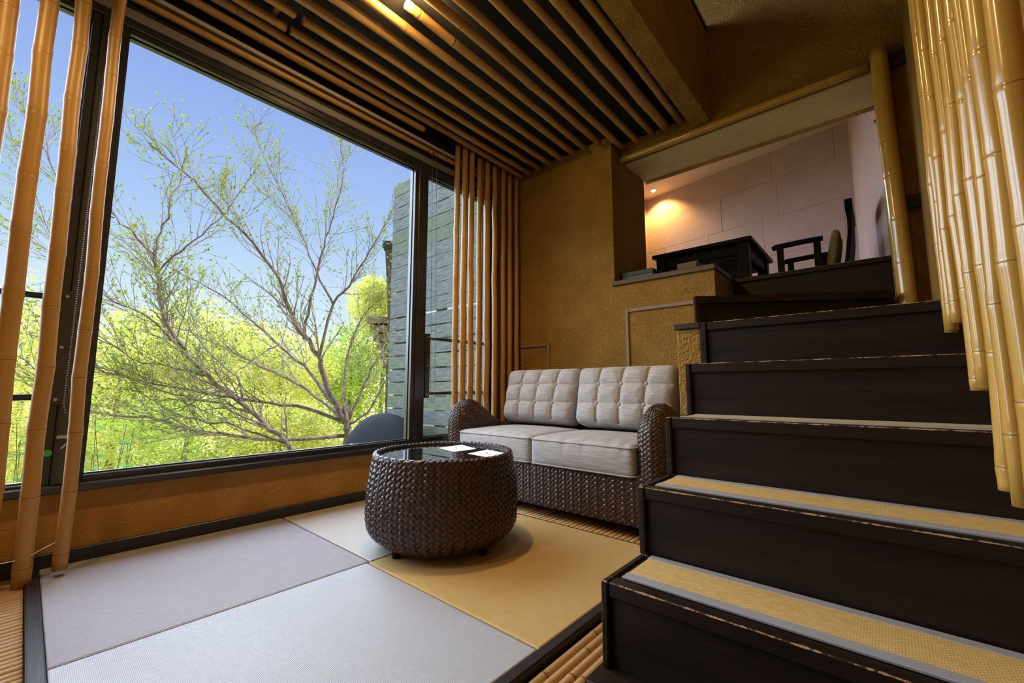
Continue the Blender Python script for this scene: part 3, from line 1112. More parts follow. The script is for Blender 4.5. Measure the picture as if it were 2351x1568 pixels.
# base
z0, z1 = 0.055, 0.275
MB().box(SXA + 0.03, SXB - 0.03, SY0 + 0.006, SY1 - 0.02, z0, z1).build('base', wicker_in, sofa)
mb = MB()


def Pbase(u, v, h):
    return (SXA + 0.02 + u, SY0 + 0.006 - h, z0 + v)


weave(Pbase, SXB - SXA - 0.04, z1 - z0 + 0.02, 0.0172, 0.004, rsf, mb)
tag(mb.build('woven_strands', wicker, sofa), 'diagonal twill of wicker strands on the sofa front', None, None, 'stuff')
# back
MB().box(SXA + 0.06, SXB - 0.06, SY1 - 0.06, SY1, z0, 0.60, 0.02).build('backrest', wicker, sofa, fix=True)
for lx in (SXA + 0.08, SXB - 0.08):
    for ly in (SY0 + 0.1, SY1 - 0.08):
        MB().tube([(lx, ly, -0.004), (lx, ly, z0 + 0.01)], [0.016, 0.02], 10).build('foot', leg_m, sofa)


def arm(x0, x1, name_lab, seed):
    cx, hw = (x0 + x1) / 2, (x1 - x0) / 2
    yA, yB = SY0 - 0.005, SY1

    def top(y):
        t = (y - yA) / (yB - yA)
        return 0.375 + 0.205 * math.exp(-((t - 0.17) / 0.27) ** 2) + 0.075 * t + 0.03 * math.exp(-((t - 0.2) / 0.6) ** 2)
    # plan outline: stadium with round front
    NU = 60
    out = []
    fr_ = hw * 1.0
    # start at the back outer corner, go forward along the outer side, round the front, back along the inner side
    outer = [(-hw, yB - (yB - yA - fr_) * i / 16) for i in range(17)]
    front = [(-hw * math.cos(t), yA + fr_ - fr_ * math.sin(t)) for t in [k * PI / 16 for k in range(1, 16)]]
    inner = [(hw, yA + fr_ + (yB - yA - fr_) * i / 16) for i in range(17)]
    out = outer + front + inner
    ls = [0]
    for i in range(len(out) - 1):
        ls.append(ls[-1] + math.hypot(out[i + 1][0] - out[i][0], out[i + 1][1] - out[i][1]))
    UL = ls[-1]

    def plan(u):
        u = min(max(u, 0), UL)
        for i in range(len(out) - 1):
            if u <= ls[i + 1] or i == len(out) - 2:
                t = (u - ls[i]) / (ls[i + 1] - ls[i])
                px = out[i][0] + (out[i + 1][0] - out[i][0]) * t
                py = out[i][1] + (out[i + 1][1] - out[i][1]) * t
                dx, dy = out[i + 1][0] - out[i][0], out[i + 1][1] - out[i][1]
                l = math.hypot(dx, dy)
                return px, py, -dy / l * -1 * -1, dx / l
    VL = 0.68

    def surf(u, v):
        px, py, nx, ny = plan(u)
        # spine point the dome closes towards
        sy = max(py, yA + fr_)
        tv = v / VL
        ht = top(sy) - z0
        if py < yA + fr_:
            ht = top(yA + fr_ * 0.9) - z0
        wall = 0.62
        bulge = 0.0
        if tv <= wall:
            q = tv / wall
            z = z0 + ht * (1 - 0.27) * q
            k = 0.90 + 0.10 * math.sin(PI * 0.5 * min(1, q * 1.15))
        else:
            a = (tv - wall) / (1 - wall) * PI / 2
            z = z0 + ht * (1 - 0.27) + ht * 0.27 * math.sin(a)
            k = max(0.0, math.cos(a)) ** 0.85
        bx, by = 0.0, sy
        return Vector((cx + bx + (px - bx) * k, by + (py - by) * k, z))

    def Parm(u, v, h):
        p = surf(u, v)
        e = 0.004
        du = surf(min(u + e, UL), v) - surf(max(u - e, 0), v)
        dv = surf(u, min(v + e, VL)) - surf(u, max(v - e, 0))
        n = dv.cross(du)
        if n.length < 1e-9:
            n = Vector((0, 0, 1))
        n.normalize()
        c = Vector((cx, max(p.y, yA + fr_), p.z - 0.05))
        if n.dot(p - c) < 0:
            n = -n
        return p + n * (h + 0.0005)
    mb = MB()
    NUg, NVg = 64, 18
    for a in range(NUg + 1):
        for b in range(NVg + 1):
            mb.v.append(tuple(surf(UL * a / NUg, VL * b / NVg)))
    for a in range(NUg):
        for b in range(NVg):
            i = a * (NVg + 1) + b
            mb.f.append((i, i + NVg + 1, i + NVg + 2, i + 1))
            mb.m.append(0)
    body = mb.build('arm', wicker_in, sofa, smooth=True)
    mw = MB()
    weave(Parm, UL, VL - 0.008, 0.0172, 0.0036, random.Random(seed), mw)
    # strands overlap near the ridge; fine
    so = mw.build('woven_strands', wicker, body)
    tag(so, 'diagonal twill of wicker strands over the arm', None, None, 'stuff')
    tag(body, name_lab)


arm(SXA, SXA + AW, 'rolled wicker arm on the window side', 31)
arm(SXB - AW, SXB, 'rolled wicker arm on the stair side', 32)


def cushion_mesh(hx, hy, hz, r, n, disp, xf):
    """rounded box grid; disp(x,y,z,nz)->dz in local space; xf maps local to world"""
    bm = bmesh.new()
    nx, ny, nz = n
    import itertools
    verts = {}

    def P(i, j, k):
        key = (i, j, k)
        if key in verts:
            return verts[key]
        p = Vector((-1 + 2 * i / nx, -1 + 2 * j / ny, -1 + 2 * k / nz))
        q = Vector((p.x * hx, p.y * hy, p.z * hz))
        inn = Vector((max(-hx + r, min(hx - r, q.x)), max(-hy + r, min(hy - r, q.y)), max(-hz + r * 0.999, min(hz - r * 0.999, q.z))))
        d = q - inn
        if d.length > 1e-9:
            d.normalize()
        pos = inn + d * r
        pos = pos + disp(pos, d)
        verts[key] = bm.verts.new(xf @ pos)
        return verts[key]
    for a, b, c, na, nb, nc in ((0, 1, 2, nx, ny, nz), (1, 2, 0, ny, nz, nx), (2, 0, 1, nz, nx, ny)):
        for s in (0, nc):
            for i in range(na):
                for j in range(nb):
                    q = []
                    for di, dj in ((0, 0), (1, 0), (1, 1), (0, 1)):
                        co = [0, 0, 0]
                        co[a], co[b], co[c] = i + di, j + dj, s
                        q.append(P(*co))
                    if s == 0:
                        q.reverse()
                    try:
                        bm.faces.new(q)
                    except ValueError:
                        pass
    bmesh.ops.recalc_face_normals(bm, faces=bm.faces)
    me = bpy.data.meshes.new('cushion')
    bm.to_mesh(me)
    bm.free()
    me.polygons.foreach_set('use_smooth', [True] * len(me.polygons))
    return me


def mesh_obj(name, me, m, parent):
    me.materials.append(m)
    o = bpy.data.objects.new(name, me)
    COL.objects.link(o)
    adopt(o, parent)
    return o


def outline(hx, hy, r, n=6):
    pts = []
    for cx, cy, a0 in ((hx - r, hy - r, 0), (-hx + r, hy - r, PI / 2), (-hx + r, -hy + r, PI), (hx - r, -hy + r, 1.5 * PI)):
        for k in range(n + 1):
            t = a0 + k * PI / 2 / n
            pts.append((cx + r * math.cos(t), cy + r * math.sin(t)))
    pts.append(pts[0])
    return pts


CXM = -1.548        # gap between the cushions
seat_x = ((SXA + AW - 0.005, CXM - 0.002), (CXM + 0.002, SXB - AW + 0.010))
rk = random.Random(17)
for idx, (xa, xb) in enumerate(seat_x):
    hx, hy, hz = (xb - xa) / 2, 0.285, 0.078
    cx, cy, cz = (xa + xb) / 2, SY0 - 0.012 + hy, 0.272 + hz
    wr = [(rk.uniform(-hx, hx), rk.uniform(0.6, 1.4), rk.uniform(-0.4, 0.4)) for _ in range(11)]

    def disp(p, d, hx=hx, hy=hy, hz=hz, wr=wr):
        o = Vector((0, 0, 0))
        e = max(0, 1 - (p.x / hx) ** 2) * max(0, 1 - (p.y / hy) ** 2)
        if p.z > 0:
            o.z += 0.018 * e ** 0.6
            # wrinkles running back from the front seam
            for wx, wl, sl in wr:
                q = p.x - wx - (p.y + hy) * sl
                o.z -= 0.0028 * math.exp(-(q / 0.010) ** 2) * max(0, 1 - (p.y + hy) / (0.28 * wl))
        if p.y < -hy * 0.8:
            o.y -= 0.012 * max(0, 1 - (p.x / hx) ** 4) * max(0, 1 - (p.z / hz) ** 2)
            for wx, wl, sl in wr:
                q = p.x - wx + (p.z - hz) * sl * 0.5
                o.y += 0.0022 * math.exp(-(q / 0.012) ** 2) * max(0, p.z / hz + 0.3)
        return o
    xf = Matrix.Translation((cx, cy, cz))
    me = cushion_mesh(hx, hy, hz, 0.028, (44, 34, 14), disp, xf)
    c = mesh_obj('seat_cushion', me, fabric, sofa)
    for zz in (hz - 0.012, -hz + 0.012):
        pts = []
        for px, py in outline(hx + 0.0005, hy + 0.0005, 0.03):
            yy = py - (0.012 * max(0, 1 - (px / hx) ** 4) * (1 - (zz / hz) ** 2) if py < -hy * 0.8 else 0)
            pts.append((cx + px, cy + yy - (0.001 if py < -hy * 0.8 else 0), cz + zz))
        MB().tube(pts, 0.0042, 6, cap=False).build('piping', piping_m, c, smooth=True)

back_x = ((-2.205, -1.575), (-1.565, -0.915))
tilt = R(-17)
for idx, (xa, xb) in enumerate(back_x):
    hx, hy, hz = (xb - xa) / 2, 0.085, 0.195
    hz = 0.195
    btn = [(-0.47, 0.33), (0.02, 0.33), (0.50, 0.33), (-0.47, -0.30), (0.02, -0.34), (0.50, -0.33)]
    btn = [(bx * hx, bz * hz) for bx, bz in btn]

    def seg(px, pz, a, b):
        ax, az = a
        bx, bz = b
        dx, dz = bx - ax, bz - az
        t = max(0, min(1, ((px - ax) * dx + (pz - az) * dz) / (dx * dx + dz * dz)))
        return math.hypot(px - ax - dx * t, pz - az - dz * t)
    lines = []
    for k in range(3):
        lines.append((btn[k], btn[k + 3]))
        lines.append((btn[k], (btn[k][0], hz)))
        lines.append((btn[k + 3], (btn[k + 3][0] + 0.0, -hz)))
    vlines = list(lines)
    for r0 in (0, 3):
        for k in range(2):
            lines.append((btn[r0 + k], btn[r0 + k + 1]))
        lines.append((btn[r0], (-hx, btn[r0][1])))
        lines.append((btn[r0 + 2], (hx, btn[r0][1])))

    def disp(p, d, hx=hx, hy=hy, hz=hz, btn=btn, lines=lines, vlines=vlines):
        o = Vector((0, 0, 0))
        if p.y < 0:
            e = max(0, 1 - (p.x / hx) ** 2) * max(0, 1 - (p.z / hz) ** 2)
            o.y -= 0.052 * e ** 0.45
            dep = 0
            for bx, bz in btn:
                dep += 0.030 * math.exp(-((p.x - bx) ** 2 + (p.z - bz) ** 2) / 0.032 ** 2)
            ln = min(seg(p.x, p.z, *l) for l in lines)
            lv = min(seg(p.x, p.z, *l) for l in vlines)
            dep = max(dep, 0.016 * math.exp(-(lv / 0.0055) ** 2) + 0.016 * math.exp(-(lv / 0.032) ** 2), 0.008 * math.exp(-(ln / 0.0055) ** 2) + 0.013 * math.exp(-(ln / 0.032) ** 2))
            o.y += dep * min(1, e * 6)
        o.x += 0.012 * (p.x / hx) * (p.z / hz)
        return o
    xf = Matrix.Translation(((xa + xb) / 2, 2.515, 0.455 + hz * 0.93)) @ Matrix.Rotation(tilt, 4, 'X')
    me = cushion_mesh(hx, hy, hz, 0.05, (120, 10, 84), disp, xf)
    c = mesh_obj('back_cushion', me, fabric, sofa)
    # welt along the front edge
    pts = []
    for px, pz in outline(hx - 0.0135, hz - 0.0135, 0.037):
        p = Vector((px + 0.012 * (px / hx) * (pz / hz), -hy + 0.0135, pz))
        pts.append(xf @ p)
    MB().tube(pts, 0.005, 6, cap=False).build('piping', piping_m, c, smooth=True)
    for bx, bz in btn:
        e = max(0, 1 - (bx / hx) ** 2) * max(0, 1 - (bz / hz) ** 2)
        p = xf @ Vector((bx + 0.012 * (bx / hx) * (bz / hz), -hy - 0.052 * e ** 0.45 + 0.027, bz))
        nrm = (xf.to_3x3() @ Vector((0, -1, 0))).normalized()
        q = nrm.to_track_quat('Z', 'Y').to_matrix()
        b = MB()
        b.lathe([(0.0005, 0.009), (0.006, 0.008), (0.010, 0.004), (0.0115, -0.002), (0.010, -0.008)], n=12)
        b.v = [tuple(p + q @ Vector(v)) for v in b.v]
        b.build('button', piping_m, c, smooth=True)

# ================================================================== BLIND CHAINS, WIRE


def chain(name, pts, label, r=0.0033, step=0.0095):
    mb = MB()
    P = [Vector(p) for p in pts]
    for i in range(len(P) - 1):
        L = (P[i + 1] - P[i]).length
        n = max(1, int(L / step))
        for k in range(n):
            c = P[i].lerp(P[i + 1], k / n)
            vs = [c + Vector(d) * r for d in ((1, 0, 0), (-1, 0, 0), (0, 1, 0), (0, -1, 0), (0, 0, 1.1), (0, 0, -1.1))]
            mb.add(vs, [(0, 2, 4), (2, 1, 4), (1, 3, 4), (3, 0, 4), (2, 0, 5), (1, 2, 5), (3, 1, 5), (0, 3, 5)])
    mb.tube([tuple(p) for p in P], 0.0008, 4)
    for p in (P[0], P[-1]):
        if p.z > 2.4:
            mb.tube([tuple(p), (-2.545, p.y, p.z)], 0.003, 6)
    o = mb.build(name, chain_m)
    tag(o, label, 'blind chain')
    return o


chain('blind_chain', [(-2.44, 1.875, 2.49), (-2.44, 1.895, 1.2), (-2.44, 1.905, 0.66), (-2.44, 1.912, 0.615), (-2.44, 1.925, 0.595), (-2.44, 1.94, 0.625), (-2.44, 1.94, 1.2), (-2.44, 1.915, 2.49)],
      'brown bead chain loop hanging in front of the narrow window')
chain('blind_chain', [(-2.44, 0.117, 2.49), (-2.44, 0.112, 1.5), (-2.44, 0.108, 0.80), (-2.44, 0.107, 0.64), (-2.44, 0.114, 0.605), (-2.44, 0.128, 0.60)],
      'brown bead chain hanging beside the bamboo pole at the left mullion')
stk = MB().lathe([(0.001, 0.0), (0.022, 0.0), (0.022, 0.0012), (0.001, 0.0012)], n=20)
stk.v = [(WX - 0.0048 + v[2], 0.081 + v[0] * 0.6, 0.445 + v[1] * 0.6) for v in stk.v]
tag(stk.build('round_sticker', mat('green_sticker', (0.03, 0.42, 0.08), rough=0.5), fix=True), 'small round green sticker on the left window mullion', 'sticker')
lt_ = empty('window_latch', (WX + 0.005, 0.125, 0.5))
tag(lt_, 'small dark latch on the left window mullion above the green sticker', 'latch')
MB().box(WX + 0.0045, WX + 0.014, 0.10, 0.15, 0.50, 0.512, 0.001).build('latch_plate', metal, lt_, fix=True)
MB().tube([(WX + 0.012, 0.145, 0.50), (WX + 0.012, 0.115, 0.46)], 0.003, 6).build('latch_arm', metal, lt_)
w = MB().tube([(-2.36, -0.12, 0.115), (-2.355, 0.0, 0.095), (-2.34, 0.05, 0.10), (-2.345, 0.10, 0.125), (-2.36, 0.141, 0.14)], 0.0017, 6)
tag(w.build('tie_wire', wire_m, smooth=True), 'thin pale wire tying the tall bamboo poles near the floor', 'wire')

# ================================================================== UPPER ROOM
ZF = 1.478
struct(box('floor_room', mat('upper_tatami', (0.34, 0.25, 0.12), (0.28, 0.2, 0.09), scale=(30, 30, 30), rough=0.7), -3.2, 0.6, 3.34, 6.4, ZF - 0.12, ZF), 'floor of the upper room')
A = Vector((-0.105, 5.10, 0))
wdir = Vector((-0.984, 0.179, 0))
nin = Vector((-0.179, -0.984, 0))
sdir = -(-nin)
WZ1 = 3.30
wall = MB()
e0, e1 = A - wdir * 0.2, A + wdir * 2.9
prism(wall, [e0 - nin * 0.02, e1 - nin * 0.02, e1 - nin * 0.14, e0 - nin * 0.14], ZF - 0.1, WZ1 + 0.2)
wall_far = struct(wall.build('wall_room_far', mat('washi_joint', (0.42, 0.30, 0.24), rough=0.9)), 'far wall of the upper room papered in washi sheets')
rp = random.Random(12)
row_h = 0.42
z = 2.555 - 3 * row_h
rown = 0
while z < WZ1:
    s = -0.2 - rp.uniform(0, 0.5)
    while s < 2.9:
        L = rp.uniform(0.52, 0.74)
        s0, s1 = max(s, -0.2), min(s + L, 2.9)
        zz0, zz1 = max(z, ZF - 0.05), min(z + row_h, WZ1 + 0.1)
        if s1 - s0 > 0.03 and zz1 > zz0:
            p = MB()
            g = 0.0014
            pr = rp.uniform(0.0, 0.003)
            prism(p, [A + wdir * (s0 + g) - nin * 0.02, A + wdir * (s0 + g) + nin * pr, A + wdir * (s1 - g) + nin * pr, A + wdir * (s1 - g) - nin * 0.02], zz0 + g, zz1 - g)
            p.build('washi_panel', washi, wall_far, fix=True)
        s += L
    z += row_h
    rown += 1
# right side wall and left side wall of the upper room
rw_ = MB()
q0, q1 = A, Vector((0.10, 3.34, 0))
prism(rw_, [q0, q1, q1 + Vector((0.1, 0, 0)), q0 + Vector((0.1, 0.1, 0))], ZF - 0.1, WZ1 + 0.1)
struct(rw_.build('wall_room_right', washi, fix=True), 'papered right wall of the upper room')
le = A + wdir * 2.27
lw = MB()
le2 = le + nin * 2.2
prism(lw, [le, le + wdir * 0.1, le2 + wdir * 0.1, le2], 3.05, WZ1 + 0.1)
prism(lw, [le, le + wdir * 0.1, le2 + wdir * 0.1, le2], ZF - 0.1, 1.55)
prism(lw, [le, le + wdir * 0.1, le + wdir * 0.1 + nin * 0.35, le + nin * 0.35], 1.55, 3.05)
struct(lw.build('wall_room_left', washi, fix=True), 'papered left wall of the upper room')
# ceiling with a recessed downlight
struct(box('ceiling_room', white_pl, -3.3, 0.7, 3.2, 6.6, WZ1, WZ1 + 0.08), 'papered ceiling of the upper room')
# door lock plate on the post
hk = empty('latch_plate', (0.078, 3.30, 2.3))
tag(hk, 'small steel latch plate at the top right of the opening', 'latch')
MB().box(0.07, 0.076, 3.27, 3.30, 2.22, 2.40, 0.001).build('plate', metal, hk, fix=True)
MB().box(0.055, 0.07, 3.275, 3.295, 2.31, 2.325, 0.001).build('hook', metal, hk, fix=True)

low = empty('low_table', (-1.1, 4.1, ZF))
tag(low, 'black lacquered low table in the upper room', 'low table')
lx0, lx1, ly0, ly1 = -1.49, -0.70, 3.58, 4.42
MB().box(lx0, lx1, ly0, ly1, 1.838, 1.870, 0.004).build('table_top', leg_m, low, fix=True)
ap = MB().box(lx0 + 0.05, lx1 - 0.05, ly0 + 0.05, ly0 + 0.075, 1.76, 1.838).box(lx0 + 0.05, lx1 - 0.05, ly1 - 0.075, ly1 - 0.05, 1.76, 1.838)
ap.box(lx0 + 0.05, lx0 + 0.075, ly0 + 0.05, ly1 - 0.05, 1.76, 1.838).box(lx1 - 0.075, lx1 - 0.05, ly0 + 0.05, ly1 - 0.05, 1.76, 1.838)
ap.build('apron', leg_m, low)
for lx in (lx0 + 0.03, lx1 - 0.11):
    for ly in (ly0 + 0.02, ly1 - 0.11):
        MB().box(lx, lx + 0.08, ly, ly + 0.08, ZF, 1.838, 0.004).build('leg', leg_m, low, fix=True)
sh = MB().box(lx0 + 0.06, lx1 - 0.06, ly0 + 0.06, ly1 - 0.06, 1.60, 1.615)
sh.build('shelf', leg_m, low)
lat = mat('lattice_wood', (0.10, 0.055, 0.04), rough=0.5)
for i in range(14):
    t = lx0 + 0.12 + (lx1 - lx0 - 0.24) * i / 13
    MB().box(t - 0.004, t + 0.004, ly0 + 0.1, ly1 - 0.1, 1.752, 1.760).build('lattice_bar', lat, low)
for i in range(14):
    t = ly0 + 0.12 + (ly1 - ly0 - 0.24) * i / 13
    MB().box(lx0 + 0.1, lx1 - 0.1, t - 0.004, t + 0.004, 1.746, 1.752).build('lattice_bar', lat, low)

# floor chair facing the table
ch = empty('floor_chair', (-0.3, 3.75, ZF))
tag(ch, 'black legless floor chair with arms and a tall slatted back', 'floor chair')
YC0, YC1 = 3.56, 4.02
MB().box(-0.56, -0.10, YC0 + 0.03, YC1 - 0.03, ZF, ZF + 0.045, 0.01).build('seat', mat('chair_seat', (0.09, 0.05, 0.03), rough=0.6), ch, fix=True)
for y in (YC0, YC1):
    MB().tube([(-0.565, y, 1.722), (-0.54, y, 1.730), (-0.38, y, 1.735), (-0.26, y, 1.735)], [0.017, 0.02, 0.019, 0.018], 10).build('armrest', leg_m, ch, smooth=True)
    MB().box(-0.535, -0.495, y - 0.018, y + 0.018, ZF, 1.72, 0.004).build('arm_post', leg_m, ch, fix=True)
    MB().box(-0.315, -0.275, y - 0.018, y + 0.018, ZF, 1.72, 0.004).build('arm_post', leg_m, ch, fix=True)


def slat_back(name, y0, y1, zt):
    mb = MB()
    prof = [(-0.165, ZF), (-0.145, 1.60), (-0.125, 1.75), (-0.118, zt)]
    for i in range(len(prof) - 1):
        (xa, za), (xb, zb) = prof[i], prof[i + 1]
        vs = [(xa, y0, za), (xa + 0.026, y0, za), (xa + 0.026, y1, za), (xa, y1, za), (xb, y0, zb), (xb + 0.026, y0, zb), (xb + 0.026, y1, zb), (xb, y1, zb)]
        mb.add(vs, [(0, 3, 2, 1), (4, 5, 6, 7), (0, 1, 5, 4), (1, 2, 6, 5), (2, 3, 7, 6), (3, 0, 4, 7)])
    mb.build(name, leg_m, ch)


slat_back('back_post', YC0 + 0.02, YC0 + 0.05, 1.96)
slat_back('back_post', YC1 - 0.05, YC1 - 0.02, 1.96)
for i in range(5):
    y = YC0 + 0.09 + i * (YC1 - YC0 - 0.18) / 4
    slat_back('back_slat', y - 0.014, y + 0.014, 1.94)
cres = MB()
pts = [(YC0, 1.925), (YC0 + 0.03, 1.985), (YC0 + 0.13, 2.012), (YC1 - 0.13, 2.012), (YC1 - 0.03, 1.985), (YC1, 1.925), (YC1 - 0.03, 1.90), (YC0 + 0.03, 1.90)]
n = len(pts)
vs = [(-0.128, y, z) for y, z in pts] + [(-0.088, y, z) for y, z in pts]
cres.add(vs, [tuple(range(n - 1, -1, -1)), tuple(range(n, 2 * n))] + [(i, (i + 1) % n, n + (i + 1) % n, n + i) for i in range(n)])
cres.build('crest_rail', leg_m, ch, fix=True)


def puff(p, d):
    e = max(0, 1 - (p.y / 0.14) ** 2) * max(0, 1 - (p.z / 0.125) ** 2)
    return Vector(((0.016 if p.x > 0 else -0.016) * e ** 0.5, 0.018 * p.y / 0.14 * abs(p.z / 0.125), 0.018 * p.z / 0.125 * abs(p.y / 0.14)))


xf = Matrix.Translation((-0.212, 3.74, ZF + 0.172)) @ Matrix.Rotation(R(10), 4, 'Y')
me = cushion_mesh(0.020, 0.14, 0.125, 0.018, (6, 20, 20), puff, xf)
me.materials.append(mat('olive_cushion', (0.26, 0.2, 0.09), (0.2, 0.15, 0.07), scale=(40, 40, 40), rough=0.9))
o = bpy.data.objects.new('cushion', me)
COL.objects.link(o)
tag(o, 'small olive cushion leaning against the back of the floor chair', 'cushion')

# things on the ledge board
bx = empty('flat_box', (-1.38, 3.05, 1.522))
tag(bx, 'flat blue-green box at the left end of the ledge', 'box')
MB().box(-1.505, -1.255, 3.03, 3.22, 1.522, 1.566, 0.003).build('tray', mat('blue_green_box', (0.06, 0.10, 0.085), (0.13, 0.14, 0.07), scale=(9, 3, 3), rough=0.4), bx, fix=True)
MB().box(-1.507, -1.253, 3.028, 3.222, 1.566, 1.600, 0.003).build('lid', mat('dark_teal_lid', (0.012, 0.025, 0.03), (0.02, 0.035, 0.04), scale=(9, 3, 3), rough=0.35), bx, fix=True)
tb = empty('tissue_box', (-1.01, 3.1, 1.522))
tag(tb, 'brown wooden tissue box with a white tissue on the ledge', 'tissue box')
MB().box(-1.083, -0.945, 3.05, 3.24, 1.522, 1.598, 0.003).build('body', mat('brown_box', (0.13, 0.055, 0.025), (0.10, 0.042, 0.018), scale=(4, 30, 30), rough=0.5), tb, fix=True)
ts = MB()
ts.add([(-1.03, 3.12, 1.598), (-0.98, 3.13, 1.598), (-0.975, 3.17, 1.598), (-1.03, 3.18, 1.598), (-1.04, 3.10, 1.612), (-0.96, 3.12, 1.618), (-0.965, 3.19, 1.609), (-1.03, 3.2, 1.62)],
       [(0, 1, 5, 4), (1, 2, 6, 5), (2, 3, 7, 6), (3, 0, 4, 7), (4, 5, 6, 7)])
ts.build('tissue', mat('white_tissue', (0.8, 0.8, 0.8), rough=0.9), tb, fix=True)
sd = empty('smoke_detector', (-1.56, 4.93, WZ1))
tag(sd, 'round white smoke detector on the upper room ceiling', 'smoke detector')
MB().lathe([(0.001, 0.0), (0.05, 0.0), (0.05, -0.02), (0.04, -0.022), (0.036, -0.042), (0.001, -0.045)], (-1.56, 4.93, WZ1), 20).build('housing', mat('cream_plastic', (0.55, 0.52, 0.46), rough=0.5), sd)


# ================================================================== LAMPS
def lamp(kind, name, loc, watts, color, radius=0.03, spot=None, direction=(0, 0, -1), parent=None):
    l = bpy.data.lights.new(name, kind)
    l.energy = watts
    l.color = color
    l.shadow_soft_size = radius
    if kind == 'SPOT':
        l.spot_size = R(spot)
        l.spot_blend = 0.6
    o = bpy.data.objects.new(name, l)
    o.location = loc
    if kind == 'SPOT':
        o.rotation_euler = Vector(direction).to_track_quat('-Z', 'Y').to_euler()
    COL.objects.link(o)
    if parent is not None:
        adopt(o, parent)
    return o


WARM = (1.0, 0.66, 0.27)
bulb_e = emit('lit_warm_bulb', (1.0, 0.72, 0.32), 14)


def downlight(loc, label, watts, spot=None, kind='POINT', r=0.032, drop=0.04, d=(0, 0, -1), color=WARM):
    t = empty('downlight', loc)
    tag(t, label, 'downlight')
    MB().lathe([(r * 1.35, 0.0), (r * 1.35, -0.008), (r * 1.02, -0.010), (r, 0.0)], loc, 24).build('trim_ring', metal, t, smooth=False)
    MB().lathe([(r * 0.98, -0.001), (r * 0.9, -0.012), (r * 0.6, -0.022), (0.0006, -0.026)], loc, 24).build('bulb', bulb_e, t, smooth=True)
    lamp(kind, 'downlight_lamp', (loc[0], loc[1], loc[2] - drop), watts, color, r, spot, d, t)
    return t


dl = downlight((-1.665, 1.095, 2.715), 'lit ceiling lamp between the bamboo poles at the top edge', 60, spot=150, kind='SPOT', drop=0.10)
lamp('POINT', 'downlight_glow', (-1.665, 1.095, 2.64), 15, WARM, 0.04, parent=dl)
downlight((-2.128, 5.25, WZ1), 'lit warm downlight in the corner of the upper room ceiling', 42, spot=120, kind='SPOT', d=(0.05, 0.35, -1), color=(1.0, 0.58, 0.17))
downlight((-1.665, -0.55, 2.715), 'added unseen ceiling lamp behind the viewer, brightening the room', 42, spot=150, kind='SPOT', drop=0.10)  # added lamp out of view, warms and brightens the room
downlight((-0.35, 0.35, ROOF), 'downlight in the tall space over the stairs', 40, spot=110, kind='SPOT')

# ================================================================== GARDEN
grass = mat('garden_ground', (0.30, 0.30, 0.06), (0.45, 0.40, 0.10), scale=(1.2, 1.2, 1.2), rough=0.9)
struct(box('garden_ground', grass, -40, -2.7, -30, 40, -2.2, -2.0), 'yellow-green garden ground below the house')
# weathered board fence running out from the house
fence = empty('board_fence', (-3.45, 2.76, -0.5))
tag(fence, 'tall weathered grey board fence with mossy horizontal boards', 'fence')
fm = [mat('weathered_board_%d' % k, c, c2, scale=(7.0, 20, 55), rough=0.85, bump=0.5, bscale=(8, 40, 90), lo=0.33, hi=0.68, detail=10) for k, (c, c2) in
      enumerate((((0.10, 0.115, 0.115), (0.22, 0.24, 0.24)), ((0.17, 0.20, 0.18), (0.09, 0.13, 0.055)), ((0.21, 0.23, 0.225), (0.10, 0.115, 0.11)), ((0.12, 0.155, 0.085), (0.21, 0.23, 0.21))))]
rf = random.Random(2)
zb = -0.40
i = 0
while zb < 3.05:
    h = 0.1470
    gap = rf.choice((0.006, 0.010, 0.015, 0.020))
    t0, t1 = rf.uniform(-0.003, 0.003), rf.uniform(-0.003, 0.003)
    xa, xb = -4.31, -2.68
    vs = [(xa, 2.75, zb + t0), (xb, 2.75, zb + t1), (xb, 2.762, zb + t1), (xa, 2.762, zb + t0),
          (xa, 2.75, zb + h - gap + t0), (xb, 2.75, zb + h - gap + t1), (xb, 2.762, zb + h - gap + t1), (xa, 2.762, zb + h - gap + t0)]
    m = MB()
    m.add(vs, [(0, 3, 2, 1), (4, 5, 6, 7), (0, 1, 5, 4), (1, 2, 6, 5), (2, 3, 7, 6), (3, 0, 4, 7)])
    m.build('board', fm[rf.randrange(4)], fence, loc=(rf.uniform(-3, 3) * 0 - 3.5 + rf.uniform(-1.5, 1.5), 2.75, zb))
    zb += h
    i += 1
for x in (-4.2, -3.45, -2.75):
    MB().box(x - 0.04, x + 0.04, 2.78, 2.86, -2.0, 3.05).build('fence_post', fm[0], fence)

